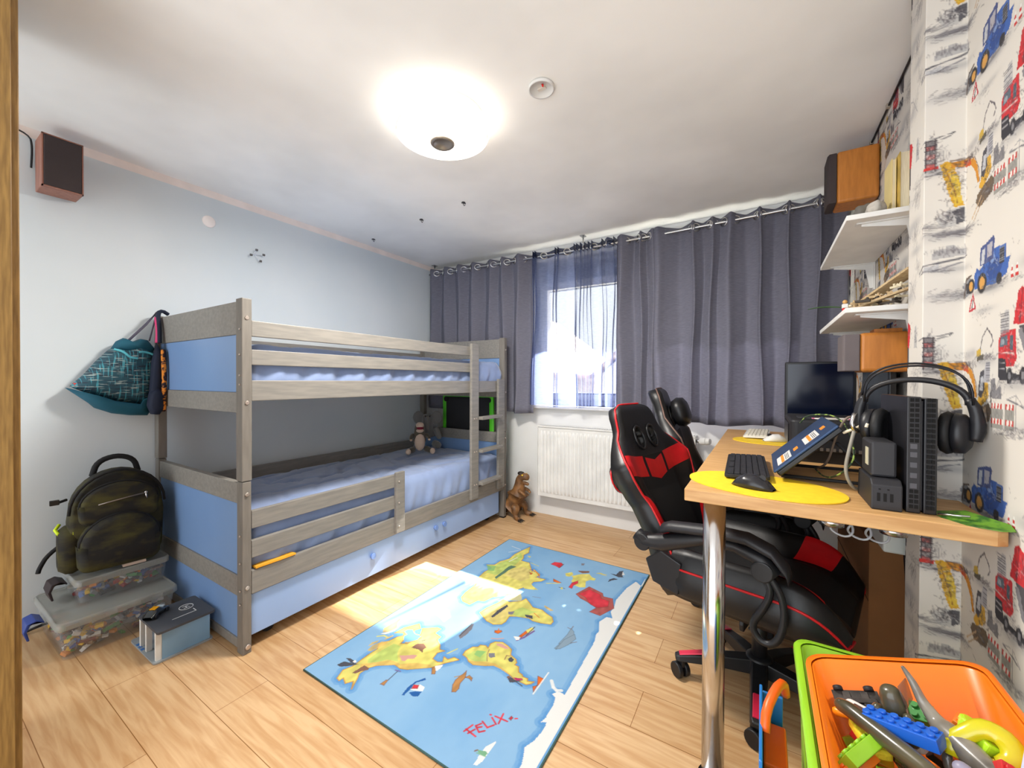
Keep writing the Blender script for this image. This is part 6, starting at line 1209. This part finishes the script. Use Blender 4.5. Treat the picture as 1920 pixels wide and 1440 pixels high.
for a, b_ in ((.0, .018), (.0, -.018), (.05, .014), (.05, -.014)): skin('leg', gd, tt, [((a, b_, -.008), .008), ((a+.006, b_*1.6, -.025), .006), ((a+.012, b_*1.7, -.035), .005)], [(0, 1), (1, 2)], 1)
tt = thing('toy_robot_arm', 'long glossy black jointed toy lying across the near side of the orange bin', 'toy', (0, 0, 0)); tt.matrix_world = at_(-.005, -.025, .128, 0, math.radians(4), math.radians(-50))
MB().prism(rrect(-.035, .075, -.016, .016, .006, 3), -.010, .012).build('arm_shell', blk, tt, bevel=.004); MB().prism(rrect(.07, .14, -.020, .020, .006, 3), -.012, .010).build('arm_end', blackm, tt, bevel=.004); MB().cyl((-.045, 0, 0), (-.02, 0, 0), .013, .015, 18).build('joint', blk, tt)
tt = thing('toy_wand', 'white plastic toy shaft lying towards the far left corner of the orange bin', 'toy', (0, 0, 0)); tt.matrix_world = at_(-.055, .095, .135, 0, math.radians(8), math.radians(-35))
MB().prism(rrect(-.045, .07, -.013, .013, .008, 3), -.006, .007).build('white_shell', wplastic, tt, bevel=.003); MB().box(-.03, .05, -.004, .004, .007, .0085).build('groove', mat('brown_groove', '#5a4038', .5), tt)
tt = thing('toy_car_chassis', 'dark wheeled toy chassis at the far left corner of the orange bin', 'toy', (0, 0, 0)); tt.matrix_world = at_(-.072, .155, .125, math.radians(35), 0, math.radians(5))
MB().box(-.036, .036, -.018, .018, 0, .008).box(-.03, .03, -.004, .004, .008, .012).box(-.02, -.008, -.015, .015, .008, .011).box(.008, .02, -.015, .015, .008, .011).build('chassis', mat('chassis_grey', '#4a4440', .5, .3, col2='#1c1a18', scale=40), tt, bevel=.001)
for x in (-.024, .024):
    for y in (-.02, .02): MB().cyl((x, y-.004, .006), (x, y+.004, .006), .008, .008, 14).build('wheel', blackm, tt)
tt = thing('toy_hook', 'translucent yellow hook-shaped plastic piece at the right of the orange bin', 'toy piece', (0, 0, 0)); tt.matrix_world = at_(.082, .03, .155, math.radians(15), math.radians(35), math.radians(-60)) @ Matrix.Scale(.82, 4)
pts = [(.034*math.cos(a), .034*math.sin(a)) for a in np.linspace(math.radians(-25), math.radians(205), 22)]+[(-.033, -.08), (-.012, -.08), (-.008, -.02), (.006, -.012)]
MB(Matrix.Scale(.7, 4, (0, 0, 1))).tube([(.026*math.cos(a), .026*math.sin(a), 0) for a in np.linspace(math.radians(-35), math.radians(185), 14)]+[(-.026, -.03, -.008), (-.018, -.05, -.016), (-.008, -.06, -.02)], [.012, .016, .017, .017, .018, .018, .018, .018, .018, .017, .017, .017, .016, .015, .014, .013, .010], 12).build('hook', mat('yellow_clear', '#e0d61e', .2, trans=.3, coat=.4), tt)
skin_top('toy_bone', 'body', 'orange toy spanner with a round end at the left of the orange bin', 'toy', mat('duplo_f', '#f09018', .3), [((-.03, 0, 0), .009), ((0, 0, 0), .005), ((.03, -.005, 0), .008)], [(0, 1), (1, 2)], at_(-.088, .09, .14, 0, 0, -.4), 1)
o = MB().prism([(-.02, -.03), (.012, -.035), (.02, 0), (.01, .035), (-.016, .03)], -.008, .008, xf=at_(-.07, .055, .13, .2, .2, .4)).build('yellow_cloth_toy', mat('yellow_knit', '#e2cc2a', .9, bump=.8, bscale=200), bevel=.004); tag(o, 'bumpy yellow soft piece at the left of the orange bin', 'toy piece')
o = MB().prism([(-.018, -.02), (.018, -.022), (.016, .02), (-.016, .022)], -.01, .006, xf=at_(-.035, .055, .138, .3, .3, -.5)).build('red_cloth_toy', mat('red_knit', '#b8142c', .9, bump=.6, bscale=200), bevel=.005); tag(o, 'crimson soft piece beside the yellow bumpy one', 'toy piece')
tt = thing('toy_winged_horse', 'small lavender grey winged horse figure at the near right of the orange bin', 'toy', (0, 0, 0)); tt.matrix_world = at_(.085, -.075, .155, 0, math.radians(20), math.radians(150))
lv = mat('lavender_grey', '#8a8698', .4)
skin('body', lv, tt, [((0, 0, 0), .012), ((.03, 0, .0), .010), ((.042, 0, .018), .008), ((.05, 0, .035), .011), ((.062, 0, .032), .008)], [(0, 1), (1, 2), (2, 3), (3, 4)])
for s in (-1, 1):
    MB().prism([(0, 0), (-.03, .05), (-.045, .052), (-.035, .03), (-.045, .028), (-.03, .012), (-.02, -.002)], -.0015, .0015, xf=Matrix.Translation((.01, s*.01, .01)) @ Matrix.Rotation(s*math.radians(50), 4, 'X') @ (Matrix.Scale(s, 4, (0, 1, 0)))).build('wing', mat('pale_wing', '#b9b8cc', .4), tt)
    for x in (0, .03): MB().cyl((x, s*.007, -.004), (x+.004, s*.01, -.035), .005, .004, 8).build('leg', lv, tt)
tt = thing('toy_claw', 'white and purple curved plastic piece at the near left of the orange bin', 'toy piece', (0, 0, 0)); tt.matrix_world = at_(-.085, -.085, .135, math.radians(20), 0, math.radians(20))
MB().tube([(-.02, -.03, 0), (-.022, .0, .004), (-.01, .022, .006), (.008, .02, .004)], [.008, .009, .008, .006], 10, smooth_path=2).build('white_curve', wplastic, tt); MB().tube([(-.010, .024, .01), (.004, .002, .012), (.016, -.012, .012), (.028, -.02, .01)], [.008, .007, .005, .002], 8, smooth_path=1).build('purple_curve', mat('purple_plastic', '#4a2c9a', .35), tt)
o = MB().ell((0, 0, 0), (.022, .015, .012), xf=at_(-.01, -.12, .14)).build('white_blob_toy', wplastic); tag(o, 'rounded white toy piece at the near edge of the orange bin', 'toy piece')
# blue and orange toy tower left of the bins
tt = thing('toy_tower', 'blue toy tower with an orange arch on top, standing left of the toy bins', 'toy', (.04, .98, 0), world=True)
bt_ = mat('blue_plastic', '#1f6cb4', .35, col2='#1a62a8', scale=3); ob = mat('orange_toy', '#ee5c1a', .35)
MB().box(.0, .006, .86, 1.08, 0, .505).box(.006, .045, .855, .862, 0, .49).box(.006, .045, 1.078, 1.085, 0, .49).box(.006, .045, .862, 1.078, .10, .106).box(.006, .045, .862, 1.078, .30, .306).build('tower_body', bt_, tt, bevel=.002)
MB().tube([(.010, .95, .495), (.012, .97, .525), (.03, 1.02, .545), (.045, 1.06, .54), (.050, 1.08, .50)], .009, 8, smooth_path=1).build('orange_arch', ob, tt); MB().box(.008, .05, .94, 1.06, .40, .44).build('orange_tray', ob, tt, bevel=.004)

for o in bpy.data.objects:
    if '_w' in o.keys(): del o['_w']
